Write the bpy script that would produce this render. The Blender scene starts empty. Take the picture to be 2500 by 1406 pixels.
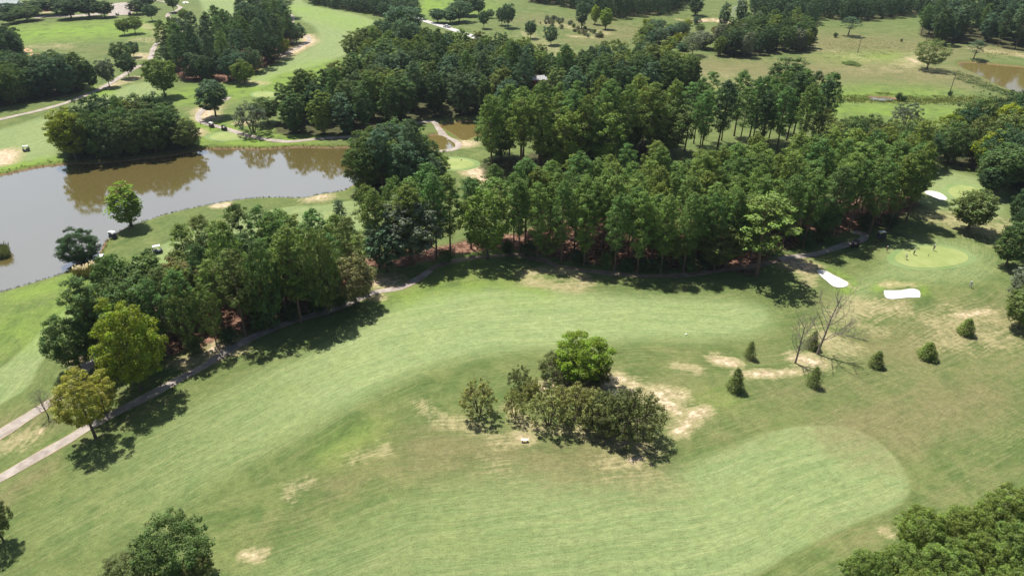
import bpy, bmesh, math, random
import numpy as np
from mathutils import Vector, Matrix, noise as mnoise

# ------------------------------------------------------------------ camera, light, exposure
CAM_H, PITCH, FPX = 85.0, math.radians(30.8), 1667.0      # metres, downwards, focal length in photo pixels (2500 wide)
SUN_DIR = Vector((0.61, -0.79, -1.88)).normalized()        # the way the light travels
SUN_STRENGTH, SKY_STRENGTH, EXPOSURE = 5.0, 0.058, 0.53

scn = bpy.context.scene
cd = bpy.data.cameras.new("camera"); cam = bpy.data.objects.new("camera", cd)
scn.collection.objects.link(cam); scn.camera = cam
cam.location = (0, 0, CAM_H); cam.rotation_euler = (math.pi / 2 - PITCH, 0, 0)
cd.sensor_width = 36.0; cd.lens = 36.0 * FPX / 2500.0; cd.clip_start = 0.5; cd.clip_end = 6000

world = bpy.data.worlds.new("World"); scn.world = world; world.use_nodes = True
wn = world.node_tree; bg = wn.nodes["Background"]
sky = wn.nodes.new("ShaderNodeTexSky"); sky.sky_type = 'NISHITA'; sky.sun_disc = False
elev = math.asin(-SUN_DIR.z)
sky.sun_elevation = elev
sky.sun_rotation = math.atan2(-SUN_DIR.x, -SUN_DIR.y)
sky.air_density = 1.0; sky.dust_density = 1.2; sky.altitude = 200
# unseen cloud bank added low in the sky ahead to brighten the lake's reflection
tcw = wn.nodes.new("ShaderNodeTexCoord"); dt = wn.nodes.new("ShaderNodeVectorMath"); dt.operation = 'DOT_PRODUCT'
wn.links.new(tcw.outputs['Generated'], dt.inputs[0]); dt.inputs[1].default_value = Vector((-.15, .90, .46)).normalized()
mr = wn.nodes.new("ShaderNodeMapRange"); mr.interpolation_type = 'SMOOTHSTEP'; wn.links.new(dt.outputs['Value'], mr.inputs[0]); mr.inputs[1].default_value = .60; mr.inputs[2].default_value = .93
nz = wn.nodes.new("ShaderNodeTexNoise"); wn.links.new(tcw.outputs['Generated'], nz.inputs['Vector']); nz.inputs['Scale'].default_value = 2.2; nz.inputs['Detail'].default_value = 4
m1 = wn.nodes.new("ShaderNodeMath"); m1.operation = 'MULTIPLY_ADD'; wn.links.new(nz.outputs[0], m1.inputs[0]); m1.inputs[1].default_value = .7; m1.inputs[2].default_value = .65
m2 = wn.nodes.new("ShaderNodeMath"); m2.operation = 'MULTIPLY'; wn.links.new(mr.outputs[0], m2.inputs[0]); wn.links.new(m1.outputs[0], m2.inputs[1])
cl_ = wn.nodes.new("ShaderNodeVectorMath"); cl_.operation = 'SCALE'; cl_.inputs[0].default_value = (8.2, 9.0, 10.6); wn.links.new(m2.outputs[0], cl_.inputs[3])
ad = wn.nodes.new("ShaderNodeVectorMath"); ad.operation = 'ADD'; wn.links.new(sky.outputs[0], ad.inputs[0]); wn.links.new(cl_.outputs[0], ad.inputs[1])
wn.links.new(ad.outputs[0], bg.inputs[0]); bg.inputs[1].default_value = SKY_STRENGTH
sl = bpy.data.lights.new("sun", 'SUN'); sl.energy = SUN_STRENGTH; sl.angle = math.radians(0.5); sl.color = (1.0, 0.955, 0.89)
sun = bpy.data.objects.new("sun", sl); scn.collection.objects.link(sun)
sun.rotation_euler = SUN_DIR.to_track_quat('-Z', 'Y').to_euler(); sun.location = (-60, 80, 190)
vs = scn.view_settings
scn.display_settings.display_device = 'sRGB'
vs.view_transform = 'Standard'; vs.look = 'None'; vs.gamma = 1.0; vs.use_curve_mapping = False; vs.exposure = EXPOSURE
scn.cycles.max_bounces = 6; scn.cycles.diffuse_bounces = 3; scn.cycles.glossy_bounces = 2
scn.cycles.transmission_bounces = 3; scn.cycles.transparent_max_bounces = 6; scn.cycles.volume_bounces = 0

C = scn.collection
rnd = random.Random(7)
SP, CP = math.sin(PITCH), math.cos(PITCH)

# ------------------------------------------------------------------ surveying: where a sight line meets the ground
def ray(px, py):
    u = (np.asarray(px, float) - 1250.0) / FPX; v = (np.asarray(py, float) - 703.0) / FPX
    return u, CP - v * SP, SP + v * CP                    # right, forward, down per unit depth

def flat(px, py, z=0.0):
    u, f, s = ray(px, py); d = (CAM_H - z) / s
    return u * d, f * d

def depth_at(px, py, z=0.0):
    return (CAM_H - z) / ray(px, py)[2]

def project(x, y, z):
    d = y * CP + (CAM_H - z) * SP
    return 1250 + FPX * x / d, 703 + FPX * ((CAM_H - z) * CP - y * SP) / d

def W(pts, z=0.0):
    a = np.array(pts, float); x, y = flat(a[:, 0], a[:, 1], z)
    return np.stack([x, y], 1)

def smooth_poly(a, n=3, closed=True):
    a = np.asarray(a, float); m = len(a); out = []
    rng = range(m if closed else m - 1)
    for i in rng:
        if closed: p0, p1, p2, p3 = a[(i - 1) % m], a[i], a[(i + 1) % m], a[(i + 2) % m]
        else: p0, p1, p2, p3 = a[max(i - 1, 0)], a[i], a[i + 1], a[min(i + 2, m - 1)]
        for k in range(n):
            t = k / n
            out.append(0.5 * ((2 * p1) + (-p0 + p2) * t + (2 * p0 - 5 * p1 + 4 * p2 - p3) * t * t + (-p0 + 3 * p1 - 3 * p2 + p3) * t ** 3))
    if not closed: out.append(a[-1])
    return np.array(out)

def seg_dist(X, Y, a, b):
    vx, vy = b[0] - a[0], b[1] - a[1]; L2 = vx * vx + vy * vy + 1e-9
    t = np.clip(((X - a[0]) * vx + (Y - a[1]) * vy) / L2, 0, 1)
    dx, dy = X - a[0] - t * vx, Y - a[1] - t * vy
    return dx * dx + dy * dy, t

def poly_sdf(X, Y, poly, far=25.0):
    """signed distance in metres, negative inside"""
    X = np.asarray(X, float); Y = np.asarray(Y, float)
    out = np.full(X.shape, far)
    lo, hi = poly.min(0) - far, poly.max(0) + far
    m = (X > lo[0]) & (X < hi[0]) & (Y > lo[1]) & (Y < hi[1])
    if not m.any(): return out
    x, y = X[m], Y[m]; d2 = np.full(x.shape, 1e12); ins = np.zeros(x.shape, bool)
    n = len(poly)
    for i in range(n):
        a, b = poly[i], poly[(i + 1) % n]
        q, _ = seg_dist(x, y, a, b); d2 = np.minimum(d2, q)
        c = (a[1] > y) != (b[1] > y)
        xi = (b[0] - a[0]) * (y - a[1]) / ((b[1] - a[1]) if b[1] != a[1] else 1e-9) + a[0]
        ins ^= c & (x < xi)
    d = np.sqrt(d2); d[ins] *= -1
    out[m] = np.minimum(d, far)
    return out

def line_dist(X, Y, pl, far):
    out = np.full(np.shape(X), float(far))
    lo, hi = pl.min(0) - far, pl.max(0) + far
    m = (X > lo[0]) & (X < hi[0]) & (Y > lo[1]) & (Y < hi[1])
    if not m.any(): return out
    x, y = X[m], Y[m]; d2 = np.full(x.shape, 1e12)
    for i in range(len(pl) - 1):
        d2 = np.minimum(d2, seg_dist(x, y, pl[i], pl[i + 1])[0])
    out[m] = np.minimum(np.sqrt(d2), far)
    return out

# ------------------------------------------------------------------ the plan of the course (survey points)
WATER_Z = -0.8
LAKE = smooth_poly(W([(0,714),(34,705),(101,685),(165,665),(200,655),(235,630),(252,600),(256,591),(282,571),(302,559),(319,551),
  (366,537),(403,525),(470,509),(528,498),(558,492),(632,484),(689,483),(739,484),(760,480),(790,473),(840,466),(875,440),(900,405),
  (905,372),(890,359),(860,361),(800,363),(740,361),(690,363),(640,366),(600,365),(560,365),(497,366),(440,378),(330,392),
  (250,400),(178,402),(101,409),(50,419),(0,430),(-150,455),(-400,500),(-500,600),(-400,740),(-150,745)], WATER_Z), 2)
POND_N = smooth_poly(W([(1075,308),(1110,301),(1150,297),(1190,300),(1200,325),(1160,333),(1139,343),(1126,341),(1110,329),(1090,317)], WATER_Z), 2)
POND_S = smooth_poly(W([(1072,330),(1090,336),(1108,348),(1113,357),(1100,364),(1080,366),(1050,362),(1030,350),(1040,335)], WATER_Z), 2)
POND_E = smooth_poly(W([(2342,156),(2366,153),(2433,159),(2500,165),(2640,180),(2800,230),(2700,300),(2560,260),(2500,231),(2450,215),(2399,188),(2349,166)], WATER_Z), 2)
PUDDLE = smooth_poly(W([(2122,238),(2145,238),(2178,240),(2190,245),(2165,248),(2135,247)], WATER_Z), 2)
WATERS = [LAKE, POND_N, POND_S, POND_E, PUDDLE]

PATH_SHADED = [(1042,668),(1060,656),(1100,643),(1150,633),(1210,629),(1267,628),(1334,641),(1361,652),(1450,665),(1560,675),(1660,674),(1761,662),(1850,648),(1915,632)]
BUNKERS = [
 ([(1994,661),(2000,658),(2013,659),(2030,668),(2050,678),(2068,687),(2071,694),(2063,699),(2050,701),(2033,697),(2016,683),(2003,672)], 'white'),
 ([(2158,710),(2164,709),(2198,709),(2218,706),(2235,707),(2245,713),(2246,724),(2243,727),(2214,727),(2184,730),(2166,728),(2160,722)], 'white'),
 ([(2256,472),(2265,470),(2282,473),(2298,480),(2309,490),(2307,494),(2292,493),(2275,485),(2261,478)], 'white'),
 ([(59,123),(68,121),(79,124),(78,129),(66,131)], 'clay'), ([(73,134),(85,132),(99,133),(103,137),(90,139),(77,138)], 'clay'),
 ([(446,8),(453,6),(461,8),(458,11),(449,11)], 'white')]
GREENS = [((2271,633),(87,26),.04), ((2365,481),(52,21),.2), ((1112,403),(46,14),0), ((556,336),(44,8.5),0), ((646,233),(30,6.5),0), ((123,147),(30,6.5),0)]

PATHS = [   # survey line, width m
 ([(-120,1128),(0,1060),(60,1022),(100,997),(150,963),(195,915),(240,868),(290,835),(345,800),(400,770)], 2.6),
 ([(-90,1215),(0,1165),(60,1130),(120,1096),(165,1071),(205,1046),(260,1017),(310,991),(345,974),(400,945),(450,918),(500,893),(560,855),(640,815),(720,785),(800,762),(860,741),(907,719),(945,712),(981,705),(1015,688),(1050,664)], 2.2),
 ([(1905,633),(1950,625),(1996,618),(2063,598),(2100,588),(2110,580),(2107,571),(2080,567)], 2.2),
 ([(-90,312),(0,294),(40,285),(100,272),(170,252),(212,234),(249,217),(296,188),(333,166),(356,158),(366,148),(370,136),(375,122),(386,108),(423,89),(450,71),(458,62),(450,57),(437,53),(420,49),(410,42),(413,35),(430,29),(440,20),(403,8),(373,5),(330,0)], 3.0),
 ([(560,240),(535,255),(504,266),(490,278),(484,290),(491,300),(514,309),(544,317),(571,325),(605,334),(655,343),(706,347),(773,341),(840,337),(910,330),(980,310),(1050,297),(1063,302),(1072,316),(1086,331),(1108,342),(1119,351),(1117,360),(1104,366),(1085,369),(1060,371),(1020,368)], 2.6),
 ([(690,20),(702,34),(714,45),(712,56),(700,66)], 3.2),
 ([(748,88),(756,98),(748,108),(728,120),(706,130),(680,140)], 2.4),
]
ROAD = [(860,10),(960,25),(1000,38),(1032,51),(1048,56),(1082,66),(1112,76),(1180,100),(1260,140)]
LOT = [(67,27),(85,30),(110,38),(150,40),(200,36),(262,30),(280,14),(303,11),(303,20),(322,37),(296,41),(270,38),(200,42),(140,44),(92,46),(72,42),(84,38),(72,31)]

FAIRWAYS = [[(1890,765),(1800,735),(1600,728),(1400,716),(1250,706),(1100,718),(980,748),(900,795),(780,855),(640,905),(520,962),(380,1042),(250,1120),(150,1200),(60,1300),(200,1330),(380,1260),(560,1150),(700,1080),(880,980),(1000,922),(1100,888),(1250,862),(1400,850),(1550,835),(1700,835),(1850,815)],
 [(2060,1046),(2110,1062),(2158,1095),(2198,1140),(2219,1188),(2208,1222),(2170,1250),(2100,1278),(2000,1322),(1900,1372),(1780,1440),(1650,1500),(400,1560),(560,1440),(620,1396),(700,1340),(800,1290),(950,1230),(1100,1182),(1250,1155),(1400,1167),(1550,1167),(1650,1152),(1750,1112),(1850,1070),(1950,1044)],
 [(880,492),(790,500),(700,505),(600,525),(480,565),(400,598),(300,648),(250,688),(190,735),(120,790),(60,850),(0,900),(-120,960),(-140,1090),(0,990),(70,945),(105,880),(180,800),(300,720),(480,640),(640,600),(900,560)],
 [(-80,345),(60,300),(150,272),(250,235),(330,205),(400,200),(385,235),(280,262),(200,262),(170,290),(145,330),(140,380),(60,395),(-60,410)],
 [(395,140),(372,180),(420,165),(450,110),(520,60),(620,8),(560,-30),(480,-30),(500,40),(450,80),(420,100)],
 [(700,-10),(770,18),(860,35),(925,60),(915,95),(860,130),(770,165),(680,185),(640,215),(600,200),(700,150),(770,110),(770,70),(720,40)],
 [(2215,450),(2300,420),(2420,450),(2450,500),(2420,540),(2330,520),(2240,500)],
 [(2060,700),(2150,650),(2170,600),(2260,588),(2370,600),(2420,640),(2400,680),(2280,690),(2160,690),(2100,760),(2030,770)]]
FAIRWAYS = [smooth_poly(W(f), 3) for f in FAIRWAYS]

# ground under the groves: litter of needles and leaves
GROVES = {
 'centre': [(900,655),(1000,650),(1130,622),(1260,616),(1400,640),(1560,660),(1700,656),(1830,672),(1900,612),(2050,572),(2190,545),(2245,500),(2230,465),(2150,478),(2000,492),(1800,500),(1600,512),(1400,540),(1250,572),(1100,595),(950,610),(885,632)],
 'behind': [(1180,430),(1260,440),(1400,430),(1500,415),(1620,392),(1640,378),(1640,350),(1560,338),(1480,345),(1400,365),(1300,378),(1220,388),(1178,405)],
 'tallpines': [(1660,388),(1720,388),(1800,366),(1880,375),(1960,372),(2005,352),(2010,325),(1900,318),(1800,330),(1700,340),(1660,355)],
 'eastlow': [(1985,405),(2080,415),(2180,425),(2250,425),(2250,395),(2150,372),(2050,362),(1990,365)],
 'east': [(2275,398),(2330,405),(2400,425),(2440,455),(2520,485),(2620,470),(2620,330),(2480,322),(2400,335),(2330,350),(2280,372)],
 'forest': [(668,330),(760,332),(870,333),(930,320),(1000,300),(1060,290),(1180,283),(1350,276),(1500,270),(1620,258),(1700,238),(1720,215),(1600,208),(1500,212),(1300,210),(1150,200),(1000,192),(930,205),(850,222),(800,245),(740,272),(680,300)],
 'lakeside': [(165,395),(250,398),(350,386),(440,378),(488,362),(470,340),(400,326),(300,326),(200,345),(165,370)],
 'westwood': [(-120,275),(0,266),(110,247),(205,228),(205,212),(130,200),(0,200),(-120,205)],
 'westridge': [(-120,180),(0,165),(46,150),(40,128),(-120,130)],
 'northpines': [(405,170),(440,192),(500,205),(580,195),(615,180),(680,150),(720,110),(700,78),(640,68),(580,95),(520,122),(440,140)],
 'southwest': [(300,885),(380,880),(450,862),(540,832),(640,795),(740,768),(840,735),(895,700),(895,655),(800,640),(700,650),(620,665),(520,685),(420,720),(330,770),(250,830),(200,880),(230,900)],
 'cove': [(880,465),(960,470),(1050,455),(1085,430),(1060,405),(980,405),(900,430)],
 'northeast': [(2240,88),(2290,108),(2380,108),(2500,122),(2650,140),(2650,66),(2450,58),(2250,58)],
 'thicket': [(1745,138),(1800,142),(1850,141),(1900,130),(1985,128),(1985,105),(1960,90),(1950,70),(1850,75),(1800,90),(1750,115)],
 'upper': [(905,165),(925,115),(1000,100),(1060,130),(1120,145),(1250,150),(1290,175),(1420,185),(1470,165),(1560,168),(1620,190),(1700,205),(1700,225),(1300,212),(1000,200),(900,215)],
 'skyline': [(1290,5),(1400,25),(1480,48),(1530,42),(1620,38),(1660,20),(1700,0),(1700,-25),(1290,-25)],
 'farmeadow': [(1840,40),(1900,60),(1985,62),(2000,42),(2060,55),(2120,50),(2190,42),(2250,35),(2250,-20),(1840,-20)],
 'roadside': [(760,12),(860,28),(940,42),(1020,40),(1000,10),(900,-8),(760,-8)],
}
GW = {k: W(v) for k, v in GROVES.items()}

# bare or dry ground: (survey line, half width m, strength)
DIRT = [
 ([(1300,1050),(1400,1062),(1560,1095)],1.6,.62), ([(1330,955),(1420,945),(1500,950)],2.2,.8), ([(1240,1000),(1275,1040)],1.6,.6),
 ([(1280,672),(1340,664),(1400,668),(1428,690),(1400,706),(1340,700),(1290,690)],2.2,.62), ([(1300,680),(1390,685)],3,.35),
 ([(890,688),(950,690)],3.2,.9), ([(895,722),(930,730)],1.6,.7), ([(1936,640),(1968,652)],3.5,.95), ([(1970,668),(1975,690)],2,.5),
 ([(1490,935),(1540,950),(1600,985),(1660,1000)],3.0,.62), ([(1510,930),(1545,950)],1.7,.86), ([(1600,965),(1640,1000),(1655,1010)],1.5,.86), ([(1600,962),(1660,975)],2.0,.74),
 ([(1748,882),(1790,890)],1.9,.78), ([(1800,914),(1870,918),(1950,908)],1.2,.78), ([(1858,913),(1880,915)],1.5,.9),
 ([(1955,875),(1990,885)],2.6,.85), ([(2010,820),(2050,850)],4.0,.55),
 ([(1720,1008),(1690,1025),(1655,1060)],1.6,.85), ([(1655,903),(1700,908)],1.5,.6),
 ([(1030,985),(1045,1015),(1100,1035),(1170,1060),(1240,1085)],1.8,.46), ([(1080,1030),(1160,1055)],2.2,.42),
 ([(595,1352),(645,1348)],.9,.74), ([(622,1361),(638,1360)],.6,.8), ([(705,1194),(755,1180)],1.2,.60), ([(700,1220),(720,1222)],.8,.55),
 ([(1545,1128),(1552,1130)],1.1,1.0), ([(1270,1070),(1292,1080)],1.4,.75),
 ([(2100,745),(2185,752)],4.0,.55), ([(2050,770),(2110,760)],4.0,.5), ([(2300,790),(2420,780)],7,.45), ([(2290,830),(2440,810)],6,.42), ([(2330,770),(2420,760)],1.2,.8),
 ([(530,502),(550,500)],2.0,.95), ([(758,483),(785,480)],3,.9), ([(1160,422),(1182,428),(1178,438)],4,1.0), ([(0,372),(15,378),(5,395)],4.5,1.0),
 ([(510,268),(500,280),(508,292)],5,.9), ([(592,302),(605,305)],3.5,.8), ([(475,325),(483,330)],3.5,.9), ([(1700,52),(1740,50),(1790,58)],5,1.0), ([(1650,48),(1700,54)],2.5,.6),
 ([(10,1085),(70,1060)],2.2,.65), ([(20,1075),(50,1075)],3.0,.5), ([(92,1053),(102,1048)],.5,1.0), ([(210,868),(225,875)],3,.9), ([(520,855),(560,848)],3.2,.9),
 ([(450,885),(475,880)],2.5,.7), ([(1128,348),(1142,352)],4,.9), ([(745,88),(757,104),(735,118),(690,140)],5,.95), ([(640,85),(680,95),(690,110)],6,.8), ([(560,195),(640,205)],4,.6),
 ([(340,135),(352,142)],5,.75), ([(260,215),(330,190)],4,.7), ([(352,62),(368,70)],4,.6), ([(108,22),(118,30)],4,.9), ([(2220,148),(2236,155)],3,.9), ([(1400,92),(1440,95)],4,.6),
 ([(1340,60),(1480,85)],7,.5), ([(2085,790),(2140,800)],3,.4), ([(2160,695),(2190,690),(2230,697)],1.6,.6), ([(1975,652),(2030,668),(2085,700)],1.2,.5),
 ([(1500,1140),(1580,1145)],4,.42), ([(870,1120),(940,1098)],2.0,.45), ([(1180,1130),(1240,1150)],3,.3), ([(0,462),(80,420)],.8,.6), ([(90,412),(75,415)],1.2,.95),
 ([(2300,540),(2400,560)],8,.5), ([(2420,575),(2470,560)],7,.45), ([(2090,170),(2300,180)],14,.3), ([(1740,180),(1830,215)],16,.3), ([(1990,120),(2120,150)],12,.34),
 ([(2210,165),(2240,140)],8,.5), ([(2410,125),(2500,135)],9,.55), ([(1290,85),(1360,130)],12,.4), ([(460,100),(340,100)],10,.4), ([(380,70),(420,110)],8,.4), ([(0,120),(150,115)],10,.42),
 ([(2158,1304),(2172,1310)],.8,.7),
]
BROWN = [   # dry thin turf, soft
 ([(1000,1100),(1200,1110),(1400,1130),(1560,1150)],9,.75), ([(820,1180),(900,1120)],6,.7), ([(1480,960),(1700,1000)],16,.6), ([(1620,900),(1900,880),(1990,860)],14,.5), ([(2050,760),(2200,760)],10,.6),
 ([(2180,860),(2480,770)],12,.75), ([(1900,960),(2250,940),(2500,880)],9,.62), ([(2100,1060),(2400,960)],10,.8), ([(2080,1330),(2300,1200),(2480,1130)],9,.5),
 ([(650,1320),(760,1230),(850,1160)],7,.5), ([(560,1380),(700,1330)],5,.4), ([(0,1050),(150,1010),(300,900)],6,.7), ([(200,1080),(400,980)],2.5,.6), ([(0,1220),(120,1130)],3,.7),
 ([(1000,700),(1150,670),(1300,690)],6,.5), ([(1430,700),(1500,715)],5,.5), ([(2250,560),(2450,600)],8,.4), ([(0,120),(120,110),(300,140),(420,120)],14,.5),
 ([(1700,165),(1900,175),(2100,170),(2300,185)],30,.85), ([(1720,205),(1850,215)],14,.8), ([(2000,105),(2230,115)],45,.8), ([(2020,150),(2150,165)],20,.75), ([(2400,120),(2500,130)],12,1.0), ([(1300,50),(1600,80),(1450,100)],30,.7), ([(560,250),(450,270)],7,.5), ([(660,200),(900,150)],6,.3), ([(1100,1190),(1400,1190)],6,.4),
]
LUSH = [    # vivid yellow-green turf
 ([(60,85),(150,80),(260,75)],26,1.0), ([(0,415),(60,405),(130,395)],5,.9), ([(850,1100),(900,1080)],4,.45), ([(1150,640),(1100,680),(1000,730)],5,.5), ([(1150,665),(1300,700)],4,.4), ([(480,300),(560,345),(700,350)],9,.8),
 ([(200,220),(250,230)],5,.9), ([(500,230),(660,215),(800,170)],14,.8), ([(1020,10),(1080,20)],30,1.0), ([(2060,150),(2190,140)],12,.8), ([(2250,230),(2000,235)],5,.7),
 ([(2000,265),(2300,280)],10,.7), ([(1150,700),(1300,720)],4,.5), ([(2140,708),(2150,697),(2200,692),(2248,700),(2256,718)],1.0,.75), ([(2030,660),(2070,680),(2080,700),(2060,708)],1.3,.9),
 ([(330,690),(250,740),(60,800)],8,.6), ([(60,720),(200,680)],4,.6), ([(1690,990),(1760,980)],3,.4), ([(1700,220),(2000,225),(2250,225)],12,.5), ([(720,20),(900,70)],12,.6),
]
DIRT = [(W(p), w, s) for p, w, s in DIRT]; BROWN = [(W(p), w, s) for p, w, s in BROWN]; LUSH = [(W(p), w, s) for p, w, s in LUSH]
SPINES = [W(p) for p in ([(-260,1430),(-100,1350),(150,1230),(350,1130),(560,1030),(760,930),(960,850),(1200,800),(1500,780),(1800,785),(2000,740),(2120,780)],
  [(100,1600),(300,1500),(700,1380),(1000,1280),(1400,1240),(1700,1190),(2000,1080),(2250,980),(2500,860),(2800,740)],
  [(-160,1080),(50,880),(200,740),(350,650),(550,560),(750,510),(900,500)],
  [(2110,790),(2200,750),(2330,705),(2440,640),(2420,570),(2300,540)],
  [(-100,370),(100,310),(300,220),(420,130),(520,50)], [(500,240),(700,170),(860,90),(700,-20)], [(1700,180),(2200,190),(2700,200)])]

def blob_field(X, Y, items):
    f = np.zeros(X.shape)
    for pl, w, s in items:
        d = line_dist(X, Y, pl, w * 2.2)
        f = np.maximum(f, s * np.clip(1.0 - np.clip(d / (w * 2.0), 0, 1) ** 1.3, 0, 1))
    return f

BUNKER_W = [(smooth_poly(W(p), 3), k) for p, k in BUNKERS]
def green_poly(c, r, tilt, grow=1.0, n=36):
    out = []
    for i in range(n):
        a = 2 * math.pi * i / n; wob = 1 + .05 * math.sin(2 * a + c[0]) + .03 * math.sin(3 * a + 1)
        dx, dy = math.cos(a) * r[0] * wob * grow, math.sin(a) * r[1] * wob * grow
        out.append((c[0] + dx, c[1] + dy + dx * tilt))
    return W(out)
GREEN_W = [green_poly(c, r, t) for c, r, t in GREENS]

def water_sdf(X, Y):
    d = np.full(np.shape(X), 25.0)
    for w in WATERS: d = np.minimum(d, poly_sdf(X, Y, w))
    return d

def height(X, Y, wd=None):
    X = np.asarray(X, float); Y = np.asarray(Y, float)
    if wd is None: wd = water_sdf(X, Y)
    u = .30 + .28 * np.sin(X * .041 + 1.3 * np.sin(Y * .013)) + .24 * np.sin(Y * .053 + X * .021 + 2) + .12 * np.sin(X * .11 - Y * .07)
    u = np.maximum(u, -.3) * np.clip(wd / 22, 0, 1)
    for b, k in BUNKER_W:
        sd = poly_sdf(X, Y, b, 6.0)
        u = u - .35 * np.clip(-sd / 2.4, 0, 1) + .20 * np.exp(-((sd - 1.0) / 1.3) ** 2) * (sd < 6)
    for g in GREEN_W[:2]:
        sd = poly_sdf(X, Y, g, 9.0); u = u + .35 * np.clip(1 - sd / 7, 0, 1) * (1 - np.clip(sd / 9, 0, 1))
    bank = np.clip(wd / 2.6, -1, 1)
    return np.where(wd < 2.6, WATER_Z + np.where(wd > 0, (u - WATER_Z) * np.sin(np.clip(bank, 0, 1) * math.pi / 2), 1.2 * bank), u)

def hz(x, y): return float(height(np.array([x]), np.array([y]))[0])

def at(px, py):
    """ground point seen in this direction"""
    z = 0.0
    for _ in range(4):
        x, y = flat(px, py, z); z = hz(x, y)
    return float(x), float(y), z

# ------------------------------------------------------------------ materials
def mat(name):
    m = bpy.data.materials.new(name); m.use_nodes = True; nt = m.node_tree
    return m, nt, nt.nodes["Principled BSDF"]

class NB:
    def __init__(s, nt): s.nt = nt
    def n(s, t, **k):
        o = s.nt.nodes.new(t)
        for a, b in k.items(): setattr(o, a, b)
        return o
    def put(s, sock, v):
        if isinstance(v, bpy.types.NodeSocket): s.nt.links.new(v, sock)
        else: sock.default_value = v
    def math(s, op, a, b=0.0, c=None, clamp=False):
        o = s.n("ShaderNodeMath", operation=op, use_clamp=clamp); s.put(o.inputs[0], a); s.put(o.inputs[1], b)
        if c is not None: s.put(o.inputs[2], c)
        return o.outputs[0]
    def noise(s, vec, scale, detail=3, rough=.55, dist=0.0):
        o = s.n("ShaderNodeTexNoise"); s.put(o.inputs['Vector'], vec); o.inputs['Scale'].default_value = scale
        o.inputs['Detail'].default_value = detail; o.inputs['Roughness'].default_value = rough; o.inputs['Distortion'].default_value = dist
        return o.outputs[0]
    def step(s, x, lo, hi):
        o = s.n("ShaderNodeMapRange", interpolation_type='SMOOTHSTEP'); s.put(o.inputs[0], x); s.put(o.inputs[1], lo); s.put(o.inputs[2], hi)
        return o.outputs[0]
    def mix(s, f, a, b):
        o = s.n("ShaderNodeMix", data_type='RGBA'); s.put(o.inputs[0], f)
        s.put(o.inputs[6], a if isinstance(a, bpy.types.NodeSocket) else (*a, 1)); s.put(o.inputs[7], b if isinstance(b, bpy.types.NodeSocket) else (*b, 1))
        return o.outputs[2]
    def mul(s, c, f):
        o = s.n("ShaderNodeVectorMath", operation='SCALE'); s.put(o.inputs[0], c); s.put(o.inputs[3], f); return o.outputs[0]
    def xyz(s, v):
        o = s.n("ShaderNodeSeparateXYZ"); s.put(o.inputs[0], v); return o.outputs
    def comb(s, x, y, z=0.0):
        o = s.n("ShaderNodeCombineXYZ"); s.put(o.inputs[0], x); s.put(o.inputs[1], y); s.put(o.inputs[2], z); return o.outputs[0]
    def attr(s, name):
        o = s.n("ShaderNodeAttribute"); o.attribute_name = name; return o.outputs['Vector']

def simple(name, col, rough=.6, var=.0, scale=2.0, metal=0.0, spec=.4):
    m, nt, p = mat(name); b = NB(nt)
    p.inputs['Roughness'].default_value = rough; p.inputs['Metallic'].default_value = metal; p.inputs['Specular IOR Level'].default_value = spec
    if var:
        tc = b.n("ShaderNodeTexCoord").outputs['Object']
        f = b.math('MULTIPLY_ADD', b.noise(tc, scale, 4), 2 * var, 1 - var)
        nt.links.new(b.mul((*col,), f), p.inputs['Base Color'])
    else: p.inputs['Base Color'].default_value = (*col, 1)
    return m

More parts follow.
